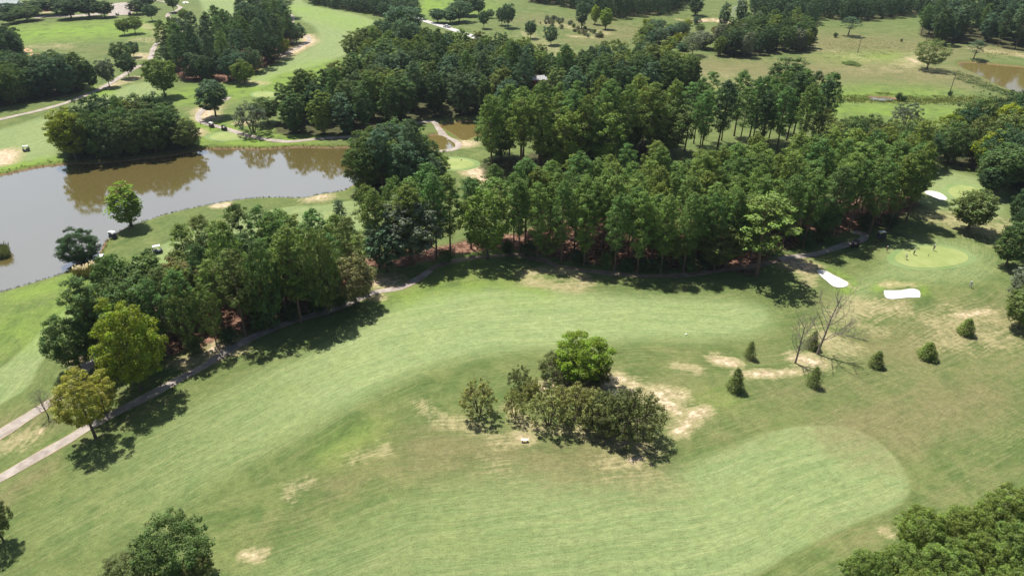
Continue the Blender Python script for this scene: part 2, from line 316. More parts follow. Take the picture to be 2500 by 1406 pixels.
def ground_material():
    m, nt, p = mat("turf"); b = NB(nt)
    pos = b.n("ShaderNodeNewGeometry").outputs['Position']
    fair, wood, dirt = b.xyz(b.attr("zone_a"))[:3]
    bank, brown, lush = b.xyz(b.attr("zone_b"))[:3]
    along, across, fstr = b.xyz(b.attr("mow"))[:3]
    big = b.noise(pos, .022, 5, .6); mid = b.noise(pos, .14, 5, .62, .6); sm = b.noise(pos, .9, 5, .65); fine = b.noise(pos, 4.5, 4, .7)
    wob = b.noise(pos, .05, 2)
    ac = b.math('ADD', across, b.math('MULTIPLY', wob, 3.0))
    s1 = b.noise(b.comb(b.math('MULTIPLY', along, .045), b.math('MULTIPLY', ac, .55)), 1.0, 4, .6)
    s2 = b.noise(b.comb(b.math('MULTIPLY', along, .10), b.math('MULTIPLY', ac, 1.9), 7.0), 1.0, 3, .6)
    streak = b.math('ADD', b.math('MULTIPLY', s1, .42), b.math('MULTIPLY', s2, .58))
    soft = b.xyz(b.attr("litter"))[1]
    # colours of the turf itself
    rough = b.mix(b.step(mid, .36, .66), (.078, .117, .034), (.140, .168, .056))
    rough = b.mix(b.math('MULTIPLY', b.step(big, .40, .62), .7), rough, (.098, .134, .042))
    rough = b.mix(b.math('MULTIPLY', b.step(streak, .44, .64), .6), rough, (.165, .182, .070))
    fw = b.mix(b.step(streak, .34, .68), (.172, .232, .092), (.265, .305, .132))
    fw = b.mix(b.math('MULTIPLY', b.step(mid, .42, .70), .40), fw, (.200, .250, .092))
    edge = b.math('ADD', fair, b.math('MULTIPLY', b.math('SUBTRACT', sm, .5), .9))
    col = b.mix(b.math('MULTIPLY', b.step(edge, soft, b.math('MULTIPLY', soft, -1.0)), fstr), rough, fw)
    lm = b.math('MULTIPLY', lush, b.step(mid, .25, .6))
    col = b.mix(b.math('MULTIPLY', lm, .85), col, (.175, .275, .038))
    br = b.step(b.math('ADD', b.math('MULTIPLY', brown, .9), b.math('SUBTRACT', b.math('ADD', b.math('MULTIPLY', mid, .5), b.math('MULTIPLY', streak, .5)), .5)), .28, .85)
    col = b.mix(b.math('MULTIPLY', br, .78), col, b.mix(sm, (.150, .135, .062), (.200, .170, .085)))
    # pale dead threads between mowing passes
    th = b.noise(b.comb(b.math('MULTIPLY', along, .35), b.math('MULTIPLY', ac, 3.2), 3.0), 1.0, 3, .7)
    thm = b.math('MULTIPLY', b.step(th, .60, .74), b.step(big, .40, .55))
    col = b.mix(b.math('MULTIPLY', thm, .62), col, (.32, .30, .14))
    # bare soil
    dn = b.math('ADD', b.math('MULTIPLY', b.math('SUBTRACT', mid, .5), .55), b.math('ADD', b.math('MULTIPLY', b.math('SUBTRACT', s2, .5), .75), b.math('MULTIPLY', b.math('SUBTRACT', sm, .5), .7)))
    df = b.math('ADD', dirt, dn)
    soil = b.mix(b.step(sm, .35, .65), (.38, .275, .17), (.54, .43, .30))
    dry = b.mix(b.step(df, .20, .60), col, (.31, .27, .14))
    col = b.mix(b.math('MULTIPLY', b.step(dirt, .02, .3), .8), col, dry)
    col = b.mix(b.step(df, .58, .92), col, soil)
    # litter under the trees
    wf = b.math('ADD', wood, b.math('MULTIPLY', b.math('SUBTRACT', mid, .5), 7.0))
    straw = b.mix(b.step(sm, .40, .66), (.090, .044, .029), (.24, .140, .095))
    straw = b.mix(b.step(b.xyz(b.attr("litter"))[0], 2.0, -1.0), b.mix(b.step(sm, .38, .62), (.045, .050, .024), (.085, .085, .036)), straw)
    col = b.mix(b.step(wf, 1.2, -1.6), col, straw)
    # shoreline
    bk = b.math('ADD', bank, b.math('MULTIPLY', b.math('SUBTRACT', sm, .5), 1.6))
    col = b.mix(b.math('MULTIPLY', b.step(bk, 3.4, 1.6), .6), col, (.12, .14, .035))
    col = b.mix(b.step(bk, 1.1, .35), col, b.mix(mid, (.17, .10, .055), (.26, .17, .10)))
    s3 = b.noise(b.comb(b.math('MULTIPLY', along, .55), b.math('MULTIPLY', ac, 5.0), 11.0), 1.0, 3, .7)
    gr = b.math('ADD', b.math('MULTIPLY', fine, .40), b.math('ADD', b.math('MULTIPLY', sm, .25), b.math('MULTIPLY', s3, .35)))
    col = b.mul(col, b.math('MAXIMUM', b.math('MULTIPLY_ADD', gr, 3.1, -.52), .3))
    nt.links.new(col, p.inputs['Base Color'])
    p.inputs['Roughness'].default_value = .95; p.inputs['Specular IOR Level'].default_value = .08
    bp = b.n("ShaderNodeBump"); bp.inputs['Strength'].default_value = .35; bp.inputs['Distance'].default_value = .25
    b.put(bp.inputs['Height'], b.math('ADD', b.math('MULTIPLY', sm, .7), b.math('MULTIPLY', fine, .3))); nt.links.new(bp.outputs[0], p.inputs['Normal'])
    return m

def green_material(name, c1, c2):
    m, nt, p = mat(name); b = NB(nt)
    pos = b.n("ShaderNodeNewGeometry").outputs['Position']
    x, y, _ = b.xyz(pos)[:3]
    st = b.math('SINE', b.math('MULTIPLY', b.math('ADD', b.math('MULTIPLY', x, .9), b.math('MULTIPLY', y, .5)), 3.0))
    c = b.mix(b.step(b.noise(pos, .25, 5, .6), .35, .65), c1, c2)
    c = b.mul(c, b.math('ADD', b.math('MULTIPLY_ADD', st, .015, .86), b.math('MULTIPLY', b.noise(pos, 4, 4), .28)))
    nt.links.new(c, p.inputs['Base Color']); p.inputs['Roughness'].default_value = .9; p.inputs['Specular IOR Level'].default_value = .1
    return m

def sand_material(name, c1, c2):
    m, nt, p = mat(name); b = NB(nt)
    pos = b.n("ShaderNodeNewGeometry").outputs['Position']
    nt.links.new(b.mix(b.step(b.noise(pos, 1.2, 5, .7), .35, .65), c1, c2), p.inputs['Base Color'])
    p.inputs['Roughness'].default_value = .95; p.inputs['Specular IOR Level'].default_value = .1
    bp = b.n("ShaderNodeBump"); bp.inputs['Strength'].default_value = .5; bp.inputs['Distance'].default_value = .08
    b.put(bp.inputs['Height'], b.noise(pos, 3, 3)); nt.links.new(bp.outputs[0], p.inputs['Normal'])
    return m

def concrete_material(name, c1, c2):
    m, nt, p = mat(name); b = NB(nt)
    pos = b.n("ShaderNodeNewGeometry").outputs['Position']
    ed = b.xyz(b.attr("lane"))
    c = b.mix(b.step(b.noise(pos, .35, 5, .65), .35, .65), c1, c2)
    wear = b.math('ADD', ed[0], b.math('MULTIPLY', b.noise(pos, 1.4, 4, .7), .55))
    c = b.mix(b.step(wear, 1.12, 1.24), c, (.40, .30, .19))
    c = b.mul(c, b.math('MULTIPLY_ADD', b.noise(pos, 3.5, 4, .7), .4, .8))
    nt.links.new(c, p.inputs['Base Color']); p.inputs['Roughness'].default_value = .85; p.inputs['Specular IOR Level'].default_value = .2
    return m

def water_material(name, body):
    m, nt, p = mat(name); b = NB(nt)
    pos = b.n("ShaderNodeNewGeometry").outputs['Position']
    c = b.mix(b.noise(pos, .03, 3), tuple(v * .88 for v in body), tuple(v * 1.12 for v in body))
    nt.links.new(c, p.inputs['Base Color']); p.inputs['Roughness'].default_value = .045; p.inputs['IOR'].default_value = 3.1
    p.inputs['Specular IOR Level'].default_value = .5
    bp = b.n("ShaderNodeBump"); bp.inputs['Strength'].default_value = .25; bp.inputs['Distance'].default_value = .03
    b.put(bp.inputs['Height'], b.noise(pos, 1.1, 3, .6)); nt.links.new(bp.outputs[0], p.inputs['Normal'])
    return m

def leaf_material(name, trans=.20):
    """foliage: the object's own colour, varied leaf by leaf and clump by clump"""
    m, nt, p = mat(name); b = NB(nt)
    oi = b.n("ShaderNodeObjectInfo")
    t = b.xyz(b.attr("tint"))
    hsv = b.n("ShaderNodeHueSaturation")
    b.put(hsv.inputs['Hue'], b.math('MULTIPLY_ADD', t[0], .022, .490)); b.put(hsv.inputs['Saturation'], b.math('MULTIPLY_ADD', t[1], .3, .85))
    b.put(hsv.inputs['Value'], b.math('ADD', b.math('MULTIPLY_ADD', t[0], .70, .72), b.math('MULTIPLY', t[1], .34)))
    nt.links.new(oi.outputs['Color'], hsv.inputs['Color'])
    nt.links.new(hsv.outputs[0], p.inputs['Base Color']); p.inputs['Roughness'].default_value = .75; p.inputs['Specular IOR Level'].default_value = .08
    tr = b.n("ShaderNodeBsdfTranslucent"); tc = b.n("ShaderNodeMix", data_type='RGBA', blend_type='MULTIPLY'); tc.inputs[0].default_value = 1
    nt.links.new(hsv.outputs[0], tc.inputs[6]); tc.inputs[7].default_value = (1.5, 1.5, .7, 1); nt.links.new(tc.outputs[2], tr.inputs[0])
    mx = b.n("ShaderNodeMixShader"); mx.inputs[0].default_value = trans
    nt.links.new(p.outputs[0], mx.inputs[1]); nt.links.new(tr.outputs[0], mx.inputs[2]); nt.links.new(mx.outputs[0], nt.nodes['Material Output'].inputs[0])
    return m

M_TURF = ground_material()
M_GREEN = green_material("green_turf", (.235, .285, .095), (.285, .325, .120))
M_COLLAR = green_material("collar_turf", (.165, .240, .085), (.205, .265, .105))
M_SAND = sand_material("white_sand", (.60, .575, .52), (.78, .755, .70)); M_CLAY = sand_material("clay_sand", (.50, .27, .16), (.60, .36, .23))
M_PATH = concrete_material("worn_concrete", (.26, .22, .185), (.40, .35, .30)); M_ROAD = concrete_material("pale_asphalt", (.40, .39, .38), (.48, .47, .46))
M_WATER = water_material("turbid_water", (.110, .088, .030)); M_WATER_B = water_material("muddy_water", (.165, .130, .040))
M_LEAF = leaf_material("foliage"); M_NEEDLE = leaf_material("needles", .15)
M_BARK = simple("bark", (.115, .088, .068), .9, .35, 3); M_PINEBARK = simple("pine_bark", (.165, .105, .080), .9, .3, 3); M_DEAD = simple("dead_wood", (.23, .19, .17), .9, .2, 3)

# ------------------------------------------------------------------ mesh helpers
def mesh_np(name, V, F, mats, smooth=False, attrs=None):
    """V (n,3); F (m,3) or (m,4) array"""
    me = bpy.data.meshes.new(name); V = np.asarray(V, np.float32); F = np.asarray(F, np.int32)
    k = F.shape[1]
    me.vertices.add(len(V)); me.vertices.foreach_set("co", V.ravel())
    me.loops.add(F.size); me.loops.foreach_set("vertex_index", F.ravel())
    me.polygons.add(len(F)); me.polygons.foreach_set("loop_start", np.arange(0, F.size, k, dtype=np.int32))
    me.polygons.foreach_set("loop_total", np.full(len(F), k, np.int32))
    me.polygons.foreach_set("use_smooth", np.full(len(F), smooth, bool))
    for m in (mats if isinstance(mats, (list, tuple)) else [mats]): me.materials.append(m)
    for an, (dom, arr) in (attrs or {}).items():
        a = me.attributes.new(an, 'FLOAT_VECTOR', dom); a.data.foreach_set("vector", np.asarray(arr, np.float32).ravel())
    me.update(calc_edges=True); me.validate()
    return me

def link(name, data, parent=None):
    o = bpy.data.objects.new(name, data); C.objects.link(o)
    if parent is not None: o.parent = parent
    return o

def tag(o, label=None, cat=None, group=None, kind=None):
    if label: o["label"] = label
    if cat: o["category"] = cat
    if group: o["group"] = group
    if kind: o["kind"] = kind
    return o

# ------------------------------------------------------------------ ground
def axis(segs):
    out = [segs[0][0]]
    for a, bnd, st in segs:
        n = max(1, int(round((bnd - a) / st))); out += list(np.linspace(a, bnd, n + 1)[1:])
    return np.array(out)
gx = axis([(-2600,-900,170),(-900,-460,30),(-460,-220,4),(-220,-110,1.6),(-110,150,1.0),(150,240,1.6),(240,460,4),(460,900,30),(900,2600,170)])
gy = axis([(-500,20,60),(20,50,4),(50,200,.9),(200,300,1.3),(300,440,2.2),(440,760,5),(760,1200,40),(1200,3600,200)])
GX, GY = np.meshgrid(gx, gy); X = GX.ravel(); Y = GY.ravel()
wd = water_sdf(X, Y); Z = height(X, Y, wd)
far_fade = np.clip((np.hypot(X, Y) - 520) / 500, 0, 1); Z = Z * (1 - far_fade)
fair = np.full(X.shape, 25.0)
fstr = np.ones(X.shape); soft = np.full(X.shape, 2.0)
PXX, PYY = project(X, np.maximum(Y, 20), 0)
for fi, f in enumerate(FAIRWAYS):
    sd = poly_sdf(X, Y, f); fair = np.minimum(fair, sd)
    m_ = sd < 14
    if fi == 0: fstr[m_] = (.15 + .80 * np.clip((PXX - 250) / 650, 0, 1))[m_]; soft[m_] = 4.0
    if fi == 1: fstr[m_] = (0.36 + .40 * np.clip((PXX - 900) / 800, 0, 1))[m_]; soft[m_] = (.5 + 5.0 * np.clip((1900 - PXX) / 500, 0, 1))[m_]
    if fi == 2: fstr[m_] = .75; soft[m_] = .7
    if fi == 7: fstr[m_] = .6; soft[m_] = 4.0
    if fi in (3, 4, 5, 6): fstr[m_] = .8; soft[m_] = 3.0
wood = np.full(X.shape, 25.0)
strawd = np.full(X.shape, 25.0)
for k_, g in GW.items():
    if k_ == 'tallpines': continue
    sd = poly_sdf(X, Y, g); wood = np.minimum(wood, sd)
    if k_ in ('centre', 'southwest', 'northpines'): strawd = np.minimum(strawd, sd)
best = np.full(X.shape, 1e12); al = X.copy() * .5; acr = Y.copy()
for si, sp in enumerate(SPINES):
    L = 0.0
    for i in range(len(sp) - 1):
        a, c = sp[i], sp[i + 1]; q, t = seg_dist(X, Y, a, c); seg = math.hypot(*(c - a))
        m = q < best; best[m] = q[m]
        al[m] = L + t[m] * seg + si * 211.0
        sgn = np.sign((c[0] - a[0]) * (Y[m] - a[1]) - (c[1] - a[1]) * (X[m] - a[0])); acr[m] = sgn * np.sqrt(q[m]) + si * 97.0
        L += seg
nx, ny = len(gx), len(gy)
i0 = (np.arange(ny - 1)[:, None] * nx + np.arange(nx - 1)[None]).ravel()
Fq = np.stack([i0, i0 + 1, i0 + nx + 1, i0 + nx], 1)
za = np.stack([fair, wood, blob_field(X, Y, DIRT)], 1); zb = np.stack([wd, blob_field(X, Y, BROWN), blob_field(X, Y, LUSH)], 1); zc = np.stack([al, acr, fstr], 1)
tag(link("ground", mesh_np("ground", np.stack([X, Y, Z], 1), Fq, M_TURF, True, {"zone_a": ('POINT', za), "zone_b": ('POINT', zb), "mow": ('POINT', zc), "litter": ('POINT', np.stack([strawd, soft, X * 0], 1))})), kind="structure")

def sheet(name, poly, m, lift, step=1.6):
    """a sheet draped on the ground, ringed towards its middle"""
    c = poly.mean(0); R = np.hypot(*(poly - c).T).max(); nr = max(3, int(R / step)); n = len(poly)
    V = [c]
    for r in range(1, nr + 1): V += list(c + (poly - c) * (r / nr))
    V = np.array(V); F = []
    Zs = height(V[:, 0], V[:, 1]) + lift
    for i in range(n): F.append((0, 1 + i, 1 + (i + 1) % n, 1 + (i + 1) % n))
    me = bpy.data.meshes.new(name)
    faces = [(0, 1 + i, 1 + (i + 1) % n) for i in range(n)]
    for r in range(1, nr):
        a, b2 = 1 + (r - 1) * n, 1 + r * n
        faces += [(a + i, b2 + i, b2 + (i + 1) % n, a + (i + 1) % n) for i in range(n)]
    me.from_pydata([(x, y, z) for (x, y), z in zip(V, Zs)], [], faces); me.materials.append(m)
    for p in me.polygons: p.use_smooth = True
    me.update()
    return link(name, me)

def ribbon(name, px, width, m, lift, rows=5, step=1.0, wob=.25):
    pl = smooth_poly(W(px), 6, False)
    seg = np.hypot(*np.diff(pl, axis=0).T); s = np.concatenate([[0], np.cumsum(seg)]); n = max(4, int(s[-1] / step))
    t = np.linspace(0, s[-1], n); P = np.stack([np.interp(t, s, pl[:, 0]), np.interp(t, s, pl[:, 1])], 1)
    T = np.gradient(P, axis=0); T /= np.hypot(*T.T)[:, None]; N = np.stack([-T[:, 1], T[:, 0]], 1)
    V, E = [], []
    for i in range(n):
        w = width / 2 * (1 + wob * .35 * math.sin(i * .31 + px[0][0]))
        for k in range(rows):
            q = -1 + 2 * k / (rows - 1); jitter = wob * .5 * mnoise.noise(Vector((P[i][0] * .5, P[i][1] * .5, k * 1.0)))
            V.append(P[i] + N[i] * (q * w + jitter * (abs(q) > .9))); E.append((abs(q), 0, 0))
    V = np.array(V); Zs = height(V[:, 0], V[:, 1]) + lift
    F = [(i * rows + k, (i + 1) * rows + k, (i + 1) * rows + k + 1, i * rows + k + 1) for i in range(n - 1) for k in range(rows - 1)]
    return link(name, mesh_np(name, np.column_stack([V, Zs]), np.array(F)[:, ::-1], m, True, {"lane": ('POINT', np.array(E))}))

for i, p in enumerate(PATHS): tag(ribbon("path", p[0], p[1], M_PATH, .05 + .006 * i), kind="structure")
M_PATH_SHADED = concrete_material("shade_tinted_path", (.17, .12, .085), (.27, .205, .15))  # cart path below the central pines, tree shade put into its darker brown
tag(ribbon("path", PATH_SHADED, 1.7, M_PATH_SHADED, .045, wob=.7), kind="structure")
tag(ribbon("road", ROAD, 5.6, M_ROAD, .06, wob=.05), kind="structure")
lot = W(LOT); 
tag(ribbon("pavement", [(84,45),(110,42),(150,41),(200,39),(265,33),(300,30),(330,28)], 9.0, M_PATH, .045, rows=9), kind="structure")
tag(ribbon("pavement", [(66,25),(80,31),(100,37),(120,42)], 3.0, M_PATH, .09), kind="structure")
tag(ribbon("pavement", [(292,40),(297,30),(298,20),(300,10)], 17.0, M_PATH, .10, rows=9), kind="structure")
for i, (c, r, t) in enumerate(GREENS):
    tag(sheet("collar", green_poly(c, r, t, 1.28 if i else 1.22), M_COLLAR, .03), kind="structure")
    tag(sheet("green", GREEN_W[i], M_GREEN, .045), kind="structure")
for (b_, k_) in BUNKER_W: tag(sheet("bunker", b_, M_SAND if k_ == 'white' else M_CLAY, .10, .8), kind="structure")

def water(name, poly, m):
    lo, hi = poly.min(0) - 4, poly.max(0) + 4
    me = bpy.data.meshes.new(name); me.from_pydata([(lo[0], lo[1], WATER_Z), (hi[0], lo[1], WATER_Z), (hi[0], hi[1], WATER_Z), (lo[0], hi[1], WATER_Z)], [], [(0, 1, 2, 3)])
    me.materials.append(m); tag(link(name, me), kind="structure")
water("water", LAKE, M_WATER)
pn = np.vstack([POND_N, POND_S]); water("water", pn + 0, M_WATER_B); water("water", POND_E, M_WATER_B); water("water", PUDDLE, M_WATER)

# ------------------------------------------------------------------ foliage and wood builders
def leaves(clumps, per, size, seed, aspect=.6, spread=.42, up=.35, drop=0.0):
    """leaf faces spread through the volume of every clump; returns V, F, tint"""
    g = np.random.default_rng(seed); Vs, Ts = [], []
    for (cx, cy, cz, rx, ry, rz) in clumps:
        n = max(6, int(per * g.uniform(.75, 1.25)))
        d = g.normal(size=(n, 3)); d /= np.linalg.norm(d, axis=1)[:, None]
        r = g.uniform(.25, 1.0, n) ** .5 * (1 + g.normal(size=n) * .10)
        P = np.array([cx, cy, cz]) + d * r[:, None] * np.array([rx, ry, rz])
        P[:, 2] -= drop * np.abs(d[:, 0])
        nrm = d * (1 - spread) + g.normal(size=(n, 3)) * spread * .6 + np.array([0, 0, up]); nrm /= np.linalg.norm(nrm, axis=1)[:, None]
        a = np.cross(nrm, g.normal(size=(n, 3))); a /= np.linalg.norm(a, axis=1)[:, None]; b = np.cross(nrm, a)
        s = size * g.uniform(.6, 1.35, n)[:, None] * .5
        q = np.stack([P - a * s, P - b * s * aspect, P + a * s, P + b * s * aspect], 1)
        Vs.append(q.reshape(-1, 3)); tc = g.uniform(0, 1); Ts.append(np.stack([np.full(n, tc), g.uniform(0, 1, n), np.zeros(n)], 1))
    V = np.concatenate(Vs); T = np.concatenate(Ts); F = np.arange(len(V)).reshape(-1, 4)
    return V, F, T

def crown_mesh(name, clumps, per, size, seed, m=None, **k):
    V, F, T = leaves(clumps, per, size, seed, **k)
    return mesh_np(name, V, F, m or M_LEAF, False, {"tint": ('FACE', T)})

def tube(V, F, pts, rads, n=6):
    """append a tapered tube along pts"""
    base = len(V); m = len(pts); pts = [Vector(p) for p in pts]
    for i, p in enumerate(pts):
        t = (pts[min(i + 1, m - 1)] - pts[max(i - 1, 0)]).normalized()
        a = t.cross(Vector((0.31, .95, .1))); a = a.normalized() if a.length > 1e-3 else Vector((1, 0, 0)); b = t.cross(a)
        for k in range(n):
            an = 2 * math.pi * k / n; V.append(p + (a * math.cos(an) + b * math.sin(an)) * rads[i])
    for i in range(m - 1):
        for k in range(n):
            F.append((base + i * n + k, base + i * n + (k + 1) % n, base + (i + 1) * n + (k + 1) % n, base + (i + 1) * n + k))

def wood_mesh(name, V, F, m):
    return mesh_np(name, np.array([tuple(v) for v in V]), np.array(F), m, True)

def trunk_and_limbs(name, h, r0, lean, clumps, nl, seed, m, z0=.35, sides=7):
    r = random.Random(seed); V, F = [], []
    pts = [(lean[0] * t * t * h * .1 + r.uniform(-.06, .06) * (t > 0), lean[1] * t * t * h * .1 + r.uniform(-.06, .06) * (t > 0), t * h) for t in (0, .04, .2, .4, .6, .8, 1)]
    pts[0] = (0, 0, -.3)
    tube(V, F, pts, [r0 * 1.5, r0 * 1.1, r0 * .9, r0 * .75, r0 * .55, r0 * .33, r0 * .12], sides)
    cs = r.sample(clumps, min(nl, len(clumps)))
    for c in cs:
        zt = max(h * z0, min(c[2] - r.uniform(.5, 2.0), h * .95)); t = zt / h
        s = Vector((lean[0] * t * t * h * .1, lean[1] * t * t * h * .1, zt)); e = Vector(c[:3]); mid = (s + e) / 2 + Vector((0, 0, r.uniform(-.3, .4)))
        rr = r0 * .38 * (1.15 - t); tube(V, F, [s, mid, e], [rr, rr * .6, rr * .15], 4)
    return wood_mesh(name, V, F, m)

def broad(seed, H=14.0, R=5.0, base=.08, n=150, per=60, size=.46, flat_=1.0, gap=0.0, clr=.165):
    r = random.Random(seed); cl = []
    zc = H * (base + 1) / 2; hz_ = H * (1 - base) / 2
    lobes = [(r.uniform(0, 2 * math.pi), r.uniform(-.5, .8), r.uniform(.75, 1.12)) for _ in range(7)]
    for i in range(n):
        k = i + .5; ph = math.acos(1 - 2 * k / n); th = math.pi * (1 + 5 ** .5) * k + r.uniform(-.3, .3)
        x, y, z = math.sin(ph) * math.cos(th), math.sin(ph) * math.sin(th), math.cos(ph)
        s = 1.0
        for la, lz, lr in lobes:
            d = x * math.cos(la) * math.sqrt(max(0, 1 - lz * lz)) + y * math.sin(la) * math.sqrt(max(0, 1 - lz * lz)) + z * lz
            if d > .72: s = max(.82, lr)
        s *= r.choice([r.uniform(.70, .86), r.uniform(.90, 1.08)])
        if r.random() < gap: continue
        if z < -.3: s *= .85
        q = clr * R * r.uniform(.75, 1.3)
        cl.append((x * R * s * .90, y * R * s * .90, zc + z * hz_ * s * .90 * flat_, q, q, q * .78))
    core = []
    for _ in range(10 if gap == 0 else 4):
        a, rr = r.uniform(0, 6.3), r.uniform(0, .4) * R
        core.append((math.cos(a) * rr, math.sin(a) * rr, zc + r.uniform(-.5, .5) * hz_, .38 * R, .38 * R, .28 * R))
    cl = cl + core
    crown = crown_mesh("broadleaf_crown", cl, per, size, seed)
    return trunk_and_limbs("broadleaf_trunk", H * .8, .028 * H * .6, (r.uniform(-1, 1), r.uniform(-1, 1)), cl, 14, seed, M_BARK, .2), crown, H, R

def pine(seed, H=22.0, R=3.7, base=.30, n=130, per=60, size=.46, sparse=.0):
    r = random.Random(seed); cl = []
    for i in range(n):
        t = base + (1 - base) * ((i + .5) / n) ** .8
        u = (t - base) / (1 - base)
        prof = (u / .35) ** .6 if u < .35 else math.sqrt(max(0.02, 1 - ((u - .35) / .68) ** 2))
        if r.random() < sparse * (1 - u): continue
        a = i * 2.4 + r.uniform(-.5, .5); rr = R * prof * r.choice([.3, .55, .75, .85, .95, 1.0]) * r.uniform(.8, 1.12)
        q = r.uniform(.60, 1.15) * (.85 + .3 * (1 - u))
        cl.append((math.cos(a) * rr, math.sin(a) * rr, t * H - .4 + r.uniform(-.4, .4), q, q, q * .62))
    for _ in range(3): cl.append((r.uniform(-.5, .5), r.uniform(-.5, .5), H * r.uniform(.95, 1.0), .9, .9, .7))
    crown = crown_mesh("pine_crown", cl, per, size, seed, M_NEEDLE, aspect=.38, up=.35)
    return trunk_and_limbs("pine_trunk", H * .97, .24, (r.uniform(-.5, .5), r.uniform(-.5, .5)), cl, 24, seed, M_PINEBARK, .38), crown, H, R

def conifer(seed, H=5.0, R=1.3, n=64, per=70, size=.20, layers=None):
    r = random.Random(seed); cl = []
    for i in range(n):
        u = ((i + .5) / n) ** 1.35; rr = R * (1 - u) ** .65 * r.uniform(.5, .98); a = i * 2.4
        q = (.20 + .22 * (1 - u)) * R * 1.15
        cl.append((math.cos(a) * rr, math.sin(a) * rr, .12 * H + u * H * .86, q, q, q * 1.25))
    crown = crown_mesh("conifer_crown", cl, per, size, seed, M_NEEDLE, aspect=.5, up=.4)
    return trunk_and_limbs("conifer_trunk", H * .9, .10, (0, 0), cl, 10, seed, M_BARK, .1), crown, H, R

def layered(seed, H=15.0, R=2.6):
    r = random.Random(seed); cl = []
    for k in range(13):
        t = .22 + .76 * k / 13; rr = R * (1.1 - t) * r.uniform(.9, 1.15) + .35
        for j in range(5):
            a = j * 1.257 + k * .9 + r.uniform(-.2, .2)
            for f in (.45, .9): cl.append((math.cos(a) * rr * f, math.sin(a) * rr * f, t * H - .25 * f, .52, .52, .22))
    crown = crown_mesh("layered_crown", cl, 34, .34, seed, M_NEEDLE, aspect=.4, up=.5)
    return trunk_and_limbs("layered_trunk", H * .98, .17, (0, 0), cl, 45, seed, M_BARK, .2), crown, H, R

def scrub(seed, H=6.0, R=4.0, n=110, per=26, size=.26, twigs=60, stems=5, fill=1.0):
    """a loose many-stemmed thorny tree: twigs show between small leaves"""
    r = random.Random(seed); cl = []
    for i in range(n):
        a, rr = r.uniform(0, 6.283), R * math.sqrt(r.random()) * .95
        top = H * (1 - .45 * (rr / R) ** 2); z = top * r.uniform(.42, 1.0) if r.random() < .8 else top * r.uniform(.25, .5)
        q = r.uniform(.30, .62); cl.append((math.cos(a) * rr, math.sin(a) * rr, z, q, q, q * .75))
    V, F = [], []; st = []
    for k in range(stems):
        a = k * 6.283 / stems + r.uniform(-.4, .4); e = Vector((math.cos(a) * R * .35, math.sin(a) * R * .35, H * .5))
        s = Vector((math.cos(a) * .25, math.sin(a) * .25, -.2)); mid = (s + e) / 2 + Vector((r.uniform(-.3, .3), r.uniform(-.3, .3), 0))
        tube(V, F, [s, mid, e], [.13, .10, .06], 5); st.append(e)
    for c in r.sample(cl, min(twigs, len(cl))):
        e = Vector(c[:3]); s = min(st, key=lambda q: (q - e).length); mid = (s + e) / 2 + Vector((r.uniform(-.3, .3), r.uniform(-.3, .3), r.uniform(0, .4)))
        tube(V, F, [s, mid, e + (e - mid) * .5], [.05, .032, .012], 3)
    cr = crown_mesh("scrub_crown", cl, per, size, seed, up=.3)
    return wood_mesh("scrub_wood", V, F, M_BARK), cr, H, R

def grow(V, F, p, d, L, r, lvl, rg, up=.12, spread=.55):
    n = 4; pts = [p]; q = p.copy(); dd = d.copy()
    for i in range(n):
        dd = (dd + Vector((rg.uniform(-.14, .14), rg.uniform(-.14, .14), rg.uniform(-.05, .1) + up * .3))).normalized(); q = q + dd * L / n; pts.append(q.copy())
    tube(V, F, pts, [r * (1 - .62 * i / n) for i in range(n + 1)], 6 if lvl > 2 else 4)
    if lvl <= 0: return
    kids = 4 if lvl > 2 else 5
    for k in range(kids):
        i = rg.choice([1, 2, 3, 4]) if k else 4
        base = pts[i]; ax = Vector((rg.uniform(-1, 1), rg.uniform(-1, 1), rg.uniform(-.3, .5))).normalized()
        nd = (dd * (1 - spread) + ax * spread + Vector((0, 0, up))).normalized()
        grow(V, F, base, nd, L * rg.uniform(.42, .68), r * (.62 - .09 * (4 - i)) * .9, lvl - 1, rg, up, spread)

def bare_tree(name, loc, h, seed, lean=(0, 0), r0=.24, label='', m=None, lvl=4, spread=.5, leanz=1.0):
    rg = random.Random(seed); root = link(name, None); root.location = loc
    V, F = [], []; d = Vector((lean[0], lean[1], leanz)).normalized(); pts = [Vector((0, 0, -.2))]; q = Vector((0, 0, -.2)); n = 8
    for i in range(n):
        d = (d + Vector((rg.uniform(-.05, .05), rg.uniform(-.05, .05), .0))).normalized(); q = q + d * h * .8 / n; pts.append(q.copy())
    tube(V, F, pts, [r0 * (1 - .8 * i / n) for i in range(n + 1)], 8)
    link("trunk", wood_mesh("bare_trunk", V, F, m or M_DEAD), root)
    V, F = [], []
    for k in range(15):
        i = 2 + int(k * .42); i = min(i, n); a = k * 2.4 + rg.uniform(-.4, .4); up = .7 + .08 * i
        nd = Vector((math.cos(a), math.sin(a), up)) * 1.0 + Vector((lean[0], lean[1], 0)); grow(V, F, pts[i], nd.normalized(), h * (.34 - .020 * i) * rg.uniform(.7, 1.15), r0 * (.42 - .03 * i), lvl - 2, rg, .15, spread)
    link("branches", wood_mesh("bare_branches", V, F, m or M_DEAD), root)
    tag(root, label, "dead tree", "bare trees"); return root

